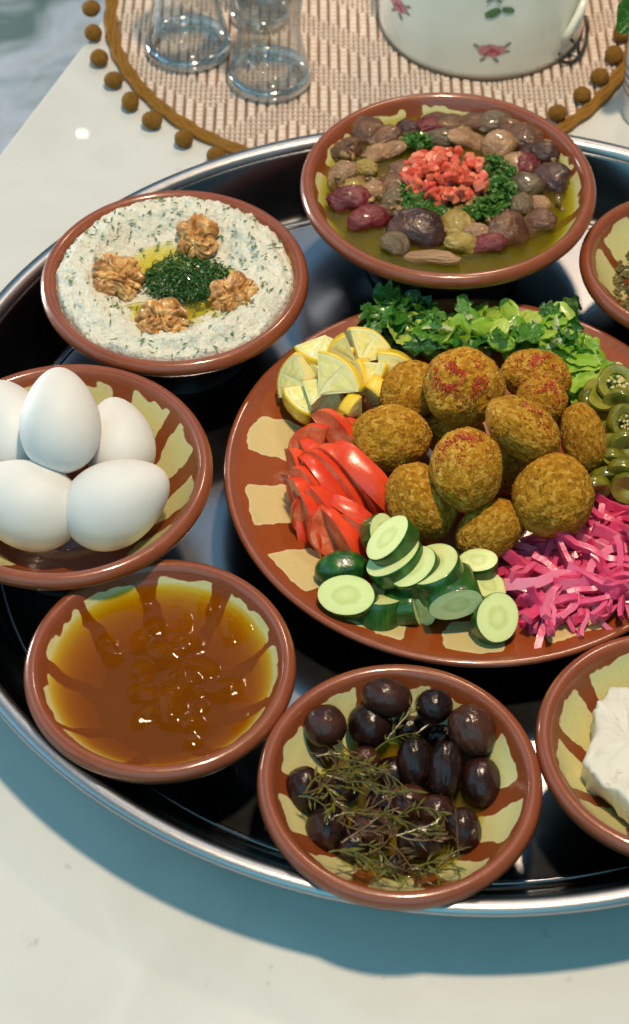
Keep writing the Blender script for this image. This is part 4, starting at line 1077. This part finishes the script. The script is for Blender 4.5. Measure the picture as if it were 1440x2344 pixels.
SPR = [(770, 1735, -15), (800, 1760, 10), (830, 1785, -30), (760, 1785, 30), (800, 1800, -10), (750, 1765, 50), (790, 1840, -40), (730, 1820, 5), (780, 1720, 15), (820, 1740, -50), (845, 1765, 20), (860, 1800, -10),
    (840, 1905, -25), (820, 1930, 20), (880, 1950, -20), (930, 1975, 5), (980, 1985, 12), (1030, 1950, 60), (1045, 1900, 95), (960, 1900, 10), (920, 1885, -15), (890, 1925, 35), (860, 1960, -10), (900, 1990, 5), (950, 1960, -30), (1000, 1960, 30), (1010, 1985, 20), (850, 1880, 40),
    (925, 1650, 60), (915, 1690, 30), (870, 1840, 15), (900, 1860, -20), (985, 1845, 20), (800, 1790, 60), (770, 1810, -30), (810, 1855, 20), (840, 1985, 10), (790, 1745, -60), (880, 1775, -20), (980, 1925, -10)]
for i, (px, py, ro) in enumerate(SPR):
    p0 = W(px, py, 3.9); r = (p0 - OLV).to_2d().length
    z = 4.25 - .10 * max(0, 3 - r) + R.uniform(-.15, .25); z = z if r < 4.2 else 3.9
    q = (Matrix.Rotation(math.radians(ro), 3, 'Z') @ Matrix.Rotation(R.gauss(0, .5), 3, 'X') @ Matrix.Rotation(R.gauss(0, .12), 3, 'Y')).to_quaternion()
    obj('herb_sprig', spv[i % 9], W(px, py, z), q, R.uniform(.75, 1.05), label='wilted olive green herb sprig ' + ('in the left clump over the olives' if px < 850 and py < 1860 else 'standing up at the back between olives' if py < 1720 else 'in the band across the front olives' if py > 1880 and px < 980 else 'curling at the right front of the olives' if px >= 980 else 'across the middle of the olives'), cat='herb sprig', group='herb sprigs over the olives')
brine = pool(OLV, 6.25, 4.5, 3.9, bowl_in(6.25, 4.5, 3.9), lambda x, y, f: 0, 'olive_oil', OIL, 'shallow dark oil at the bottom of the olive bowl', 'oil', n=10, seg=64)

# ============================================================ CHEESE
def mat_cheese():
    m = MT('white_cheese'); pit = m.vor(1.5, vec=m.n('ShaderNodeVectorMath', _operation='ADD', i0=m.P(), i1=m.n('ShaderNodeTexNoise', Vector=m.P(), Scale=1.0).outputs['Color']).outputs[0])
    c = m.ramp(m.noise(.8, 4), [(.3, (.62, .58, .50)), (.7, (.69, .65, .57))])
    pm = m.math('MULTIPLY', m.math('SUBTRACT', 1.0, smoothmask(m, pit, .08, .16)), smoothmask(m, m.noise(.5, 2), .45, .55))
    bp = m.bump(m.math('SUBTRACT', 1.0, pm), .7, .1); bp = m.bump(m.noise(3.5, 5), .4, .1, bp)
    return m.fin(c, rough=.5, normal=bp, sss=.4, sss_r=(1, .9, .7), sss_scale=.3)
CH = [(1398, 1568), (1372, 1604), (1358, 1614), (1366, 1668), (1334, 1742), (1352, 1765), (1400, 1800), (1440, 1840), (1490, 1870), (1560, 1830), (1600, 1720), (1570, 1620), (1500, 1575), (1440, 1570)]
def cheese_poly():
    pts = [W(x, y, 3.9) - CHE for x, y in CH]; out = []
    for a, b in zip(pts, pts[1:] + pts[:1]):
        for k in range(6): out.append(a.lerp(b, k / 6))
    return out
bm = bmesh.new(); po = cheese_poly(); cx = sum((p.x for p in po)) / len(po); cy = sum((p.y for p in po)) / len(po)
rings = []
for f, z in [(.0, 3.9), (.25, 3.92), (.5, 3.9), (.7, 3.9), (.85, 3.88), (.94, 3.86), (.985, 3.80), (1.0, 3.68), (1.0, 3.3), (.99, 2.9), (.985, 2.5), (.96, 2.2), (.9, 2.1)]:
    ring = []
    for p in po:
        x, y = cx + (p.x - cx) * f, cy + (p.y - cy) * f
        d = Vector((p.x - cx, p.y - cy, 0)).normalized()
        a = .22 * nz((x, y, z), 1.1) + .18 * nz((x, y, z), 2.6) + .08 * nz((x, y, z), 6)
        edge = f > .8
        ring.append(bm.verts.new((x + (d.x * a if edge else 0), y + (d.y * a if edge else 0), z + (.20 * nz((x, y, 0), .9) + .12 * nz((x, y, 0), 2.6) + .06 * nz((x, y, 0), 6) if z > 3.6 else 0))))
    rings.append(ring)
for a, b in zip(rings[:-1], rings[1:]):
    for k in range(len(po)): bm.faces.new((a[k], b[k], b[(k + 1) % len(po)], a[(k + 1) % len(po)]))
bmesh.ops.remove_doubles(bm, verts=bm.verts, dist=.002); bmesh.ops.recalc_face_normals(bm, faces=bm.faces)
obj('cheese_block', mesh(bm, 'cheese', mat_cheese()), CHE, label='crumbly white cheese block in the bowl at the right edge', cat='cheese')
pool(CHE, 6.15, 4.5, 3.3, bowl_in(6.15, 4.5, 3.3), lambda x, y, f: 0, 'cheese_oil', OIL, 'little pool of oil under the white cheese block', 'oil', n=8, seg=64)

# ============================================================ RIGHT BOWL: green herb mix
bm = bmesh.new()
for k in range(900):
    a = R.uniform(0, 2 * PI); rr = math.sqrt(R.random()) * 4.1; x, y = rr * math.cos(a), rr * math.sin(a)
    z = 2.0 + 1.9 * (1 - (rr / 4.1) ** 2) * R.uniform(.6, 1) + .12 * rr; g = R.uniform(.12, .34)
    box(bm, (x, y, z), g, g * R.uniform(.5, 1.5), g * .6, Matrix.Rotation(R.uniform(0, 6), 3, Vector((R.random(), R.random(), R.random() + .1)).normalized()))
bmesh.ops.bevel(bm, geom=bm.edges[:], offset=.02, segments=1, affect='EDGES')
obj('herb_mix', mesh(bm, 'herb_mix', simple('zaatar', (.055, .06, .012), (.22, .17, .05), 3, .5), False), RGT, label='coarse olive green herb mix heaped in the right edge bowl', cat='herbs', kind='stuff')

# ============================================================ PLACEMAT
MC = Vector((3.9, 45.76, 0)); MR = 18.0
matt = bpy.data.objects.new('placemat', None); col.objects.link(matt); matt.location = (MC.x * CM, MC.y * CM, TZ * CM)
matt['label'] = 'round woven herringbone placemat with mustard pompom border'; matt['category'] = 'placemat'
obj('backing', mesh(lathe([(0, .02), (MR - .3, .02), (MR - .3, .12), (0, .12)], 96), 'backing', simple('mat_backing', (.20, .11, .06), (.28, .16, .09), 2, .8, jitter=False), False), parent=matt)
STW = simple('straw_weave', (.72, .56, .46), (.84, .70, .60), 2.2, .7, 14, .6, .05, jitter=False)
bm = bmesh.new(); g = .66; gy = .45; N = int(MR / gy) + 1
def strand(c, sx, sy):
    # little domed strand: 5 faces, raised centre
    x, y = c; z0, z1 = .12, .26; hx, hy = sx / 2, sy / 2; i = .06
    b = [bm.verts.new((x + u * hx, y + v * hy, z0)) for u, v in ((-1, -1), (1, -1), (1, 1), (-1, 1))]
    t = [bm.verts.new((x + u * (hx - i), y + v * (hy - i), z1 + R.uniform(-.02, .02))) for u, v in ((-1, -1), (1, -1), (1, 1), (-1, 1))]
    bm.faces.new(t)
    for k in range(4): bm.faces.new((b[k], b[(k + 1) % 4], t[(k + 1) % 4], t[k]))
for i in range(-N, N + 1):
    for j in range(-N, N + 1):
        x, y = i * g, j * gy
        if math.hypot(x, y) > MR - .75: continue
        tri = abs(((i + 96) % 16) - 8)
        if (j + tri + 110) % 11 < 6: strand((x, y), g - .17, gy - .002)
        else:
            for qx in (-1, 1): strand((x + qx * g / 4, y), g / 2 - .04, gy - .16)
obj('woven_strands', mesh(bm, 'woven_strands', STW, False), parent=matt, kind='stuff')
MUS = simple('mustard_yarn', (.24, .105, .010), (.36, .17, .018), 6, .9, 22, .9, .08, jitter=False)
bm = bmesh.new()
for s in (0, 1, 2):
    n = 260; pts = [Vector(((MR - .35 + .26 * s - .26 + .05 * math.sin(k * 1.3 + s * 2)) * math.cos(2 * PI * k / n), (MR - .35 + .26 * s - .26 + .05 * math.sin(k * 1.3 + s * 2)) * math.sin(2 * PI * k / n), .26 + .05 * math.sin(k * 1.3 + s * 2 + 1.5))) for k in range(n + 1)]
    tube(bm, pts, .19, 6)
obj('braid_border', mesh(bm, 'braid', MUS), parent=matt)
bm = ico(5)
for v in bm.verts:
    d = v.co.normalized(); v.co = d * (.60 * (1 + .06 * nz(d, 2.2) + .07 * nz(d, 9) + .05 * nz(d, 20)))
pom = mesh(bm, 'pompom', simple('mustard_pompom', (.20, .085, .008), (.33, .155, .015), 7, .95, 26, 1.0, .10, jitter=False))
for k in range(44):
    a = 2 * PI * (k + .3 + R.uniform(-.16, .16)) / 44; rr = MR + 1.0 + R.uniform(-.16, .12)
    mid = math.degrees(a) % 360
    inner = 300 < mid < 350       # on this stretch the photograph shows them folded onto the mat
    if inner: rr = MR - 1.15
    o = obj('pompom', pom, (rr * math.cos(a), rr * math.sin(a), .58 + (.2 if inner else 0)), parent=matt, rot=Matrix.Rotation(k * 1.7, 3, 'X').to_quaternion(), scale=(R.uniform(.9, 1.1), R.uniform(.9, 1.1), R.uniform(.85, 1.0)))

# ============================================================ GLASSES
def thin_glass(nm, tint, base, pw_, ro):
    m = MT(nm); tr = m.n('ShaderNodeBsdfTransparent', Color=(*tint, 1)); gl = m.n('ShaderNodeBsdfGlossy', Roughness=ro)
    fr = m.n('ShaderNodeLayerWeight', Blend=.5); fo = m.math('ADD', base, m.math('MULTIPLY', m.math('POWER', fr.outputs['Facing'], pw_), .85)); mx = m.n('ShaderNodeMixShader', i0=fo, i1=tr.outputs[0], i2=gl.outputs[0])
    m.t.links.new(mx.outputs[0], m.out.inputs['Surface']); m.t.nodes.remove(m.b); return m.m
GW, GF = thin_glass('clear_glass_wall', (.95, .97, .97), .07, 2.8, .03), thin_glass('clear_glass_foot', (.975, .985, .99), .03, 3.0, .04)
RING = thin_glass('glass_thick_ring', (.92, .97, 1.0), .22, 1.0, .10)
def glass(px, py, r, lab):
    c = W(px, py, -.1); c.z = -.14
    e = bpy.data.objects.new('glass', None); col.objects.link(e); e.location = c * CM
    e['label'] = lab; e['category'] = 'glass'; e['group'] = 'clear tumblers on the placemat'
    k = r / 2.7
    obj('foot', mesh(lathe([(2.05 * k, .10), (2.35 * k, .02), (2.62 * k, .12), (2.74 * k, .4), (2.66 * k, .75), (2.5 * k, .95), (2.28 * k, .85), (2.1 * k, .5)], 64, close=True), 'glass_foot', RING), parent=e)
    obj('bottom', mesh(lathe([(0, .12), (2.03 * k, .12), (2.03 * k, .5), (0, .55)], 64), 'glass_bottom', GF), parent=e)
    obj('wall', mesh(lathe([(2.55 * k, .97), (2.42 * k, 1.7), (2.18 * k, 2.8), (2.0 * k, 4), (2.08 * k, 5.4), (2.4 * k, 8), (2.27 * k, 8.05), (1.95 * k, 5.4), (1.87 * k, 4), (2.05 * k, 2.8), (2.28 * k, 1.7), (2.35 * k, .99)], 64), 'glass_wall', GW), parent=e)
glass(432, 112, 2.85, 'clear glass tumbler on the left of the placemat')
glass(618, 182, 2.70, 'clear glass tumbler nearest the tray')
glass(596, 40, 2.0, 'small clear glass tumbler standing behind the nearest one')

# ============================================================ ENAMEL POT
PC = Vector((11.17, 44.3, -.14)); PR = 6.8
pot = bpy.data.objects.new('enamel_pot', None); col.objects.link(pot); pot.location = PC * CM
pot['label'] = 'cream enamel pot with pink rose prints standing on the placemat'; pot['category'] = 'pot'
ENA = simple('cream_enamel', (.82, .80, .68), (.86, .84, .72), .5, .22, .6, .1, .1, jitter=False, coat=.5)
obj('body', mesh(lathe([(0, .0), (PR - .25, 0), (PR, .16), (PR + .08, .6), (PR + .05, 4), (PR - .05, 9), (PR - .1, 13), (PR - .3, 13), (PR - .3, 1), (0, .6)], 128), 'pot_body', ENA), parent=pot)
bm = lathe([(PR - .30, .0), (PR + .02, -.02), (PR + .10, .12), (PR + .02, .22)], 128)
obj('base_edge', mesh(bm, 'pot_edge', simple('dark_enamel_edge', (.12, .08, .05), (.20, .14, .09), 2, .5, jitter=False)), parent=pot)
def decal(polys, th0, z0, mat, name):
    """flat print wrapped on the pot wall"""
    bm = bmesh.new()
    for poly in polys:
        c = [sum(p[0] for p in poly) / len(poly), sum(p[1] for p in poly) / len(poly)]
        vs = []
        for (u, v) in poly:
            t = th0 + u / PR; rr = PR + .105; vs.append(bm.verts.new((rr * math.cos(t), rr * math.sin(t), z0 + v)))
        t = th0 + c[0] / PR; cc = bm.verts.new(((PR + .11) * math.cos(t), (PR + .11) * math.sin(t), z0 + c[1]))
        for k in range(len(vs)): bm.faces.new((vs[k], vs[(k + 1) % len(vs)], cc))
    obj(name, mesh(bm, name, mat, False), parent=pot)
def blob(cx, cy, rx, ry, rot=0, n=14, w_=.12):
    o = []
    for k in range(n):
        t = 2 * PI * k / n; q = 1 + R.uniform(-w_, w_); x, y = rx * q * math.cos(t), ry * q * math.sin(t)
        o.append((cx + x * math.cos(rot) - y * math.sin(rot), cy + x * math.sin(rot) + y * math.cos(rot)))
    return o
PK = simple('rose_pink_print', (.48, .12, .14), (.66, .30, .30), 4, .3, jitter=False); PKD = simple('rose_red_print', (.36, .05, .08), (.50, .12, .14), 4, .3, jitter=False)
GRN = simple('leaf_green_print', (.07, .16, .06), (.16, .26, .12), 4, .3, jitter=False); GRG = simple('leaf_grey_print', (.22, .22, .17), (.34, .32, .26), 4, .3, jitter=False)
def rose(th, z, s=1.0):
    decal([blob(0, 0, .62 * s, .42 * s), blob(-.5 * s, .05, .28 * s, .3 * s), blob(.5 * s, .05, .28 * s, .3 * s)], th, z, PK, 'rose_print')
    bm_ = [blob(.05 * s, .05 * s, .22 * s, .15 * s), blob(-.3 * s, -.15 * s, .15 * s, .08 * s, .5), blob(.35 * s, -.12 * s, .15 * s, .08 * s, -.5)]
    bmx = bmesh.new()
    for poly in bm_:
        vs = [bmx.verts.new(((PR + .125) * math.cos(th + u / PR), (PR + .125) * math.sin(th + u / PR), z + v)) for u, v in poly]; bmx.faces.new(vs)
    obj('rose_heart', mesh(bmx, 'rose_heart', PKD, False), parent=pot)
    decal([blob(-.45 * s, -.55 * s, .25 * s, .11 * s, .8), blob(.25 * s, -.6 * s, .25 * s, .11 * s, -.8), blob(.85 * s, .35 * s, .25 * s, .1 * s, .6), blob(-.85 * s, .3 * s, .22 * s, .1 * s, -.6), blob(.85 * s, -.1 * s, .2 * s, .08 * s, 0)], th, z, GRG, 'leaf_print')
rose(-PI / 2 + .02, 2.35, 1.15)
rose(-PI / 2 - 1.0, 3.6, 1.15)
decal([blob(-.35, 0, .55, .32, .4), blob(.55, .15, .42, .22, -.3)], -PI / 2 + .06, 5.2, GRN, 'leaf_print')
rose(-PI / 2 + .02, 6.6, .9)
# worn handle bracket on the right side of the pot: pale ear with black wire
bm = bmesh.new(); th = -PI / 2 + .86
def pw(t, z, o=0): return Vector(((PR + o) * math.cos(th + t), (PR + o) * math.sin(th + t), z))
tube(bm, [pw(-.10, .9, .15), pw(-.10, .35, .5), pw(-.04, .2, .8), pw(.06, .3, .95), pw(.12, .6, .9), pw(.2, .8, .8), pw(.28, 1.4, .6), pw(.30, 2.2, .3)], .13, 8)
tube(bm, [pw(.06, .3, .9), pw(.07, 1.0, .7), pw(.05, 1.4, .2)], .11, 8)
obj('wire_catch', mesh(bm, 'wire_catch', simple('black_wire', (.015, .014, .013), (.04, .038, .035), 4, .4, jitter=False)), parent=pot)
bm = bmesh.new(); tube(bm, [pw(-.06, 1.6, .05), pw(-.03, 2.4, .35), pw(.06, 3.4, .5), pw(.16, 4.0, .45), pw(.26, 4.2, .05)], .26, 10)
tube(bm, [pw(.04, 1.5, .05), pw(.08, 2.3, .35), pw(.14, 3.0, .35), pw(.22, 3.4, .05)], .18, 10)
obj('ear', mesh(bm, 'pot_ear', ENA), parent=pot)

# ============================================================ CUP AT THE RIGHT EDGE + LEAF
cp = W(1502, 265, TZ); cp.z = TZ
cup = bpy.data.objects.new('ribbed_cup', None); col.objects.link(cup); cup.location = cp * CM
cup['label'] = 'whitish ribbed cup cut by the right picture edge'; cup['category'] = 'cup'
CW = simple('milky_cup', (.66, .62, .58), (.72, .68, .64), 1, .25, .8, .1, .1, jitter=False, sss=.3)
obj('body', mesh(lathe([(0, 0), (2.0, 0), (2.15, .2), (2.25, 1.5), (2.4, 4), (2.5, 7.5), (2.38, 7.5), (2.2, 1.5), (0, .5)], 64), 'cup_body', CW), parent=cup)
CL = simple('brown_line', (.16, .09, .06), (.26, .16, .10), 2, .4, jitter=False)
for z in (2.2, 2.8, 3.4, 4.0):
    r = 2.29 + (z - 1.5) * .058; obj('band', mesh(lathe([(r, z), (r + .05, z + .05), (r + .01, z + .12)], 64), 'cup_band', CL), parent=cup)
bm = leaf(3.4, 1.0, .3, .3, 77); obj('garnish_leaf', mesh(bm, 'garnish', LETD), W(1448, 18, 7.9), screen_rot(60, 20), 1.0, label='dark green leaf in the top right corner above the ribbed cup', cat='leaf')
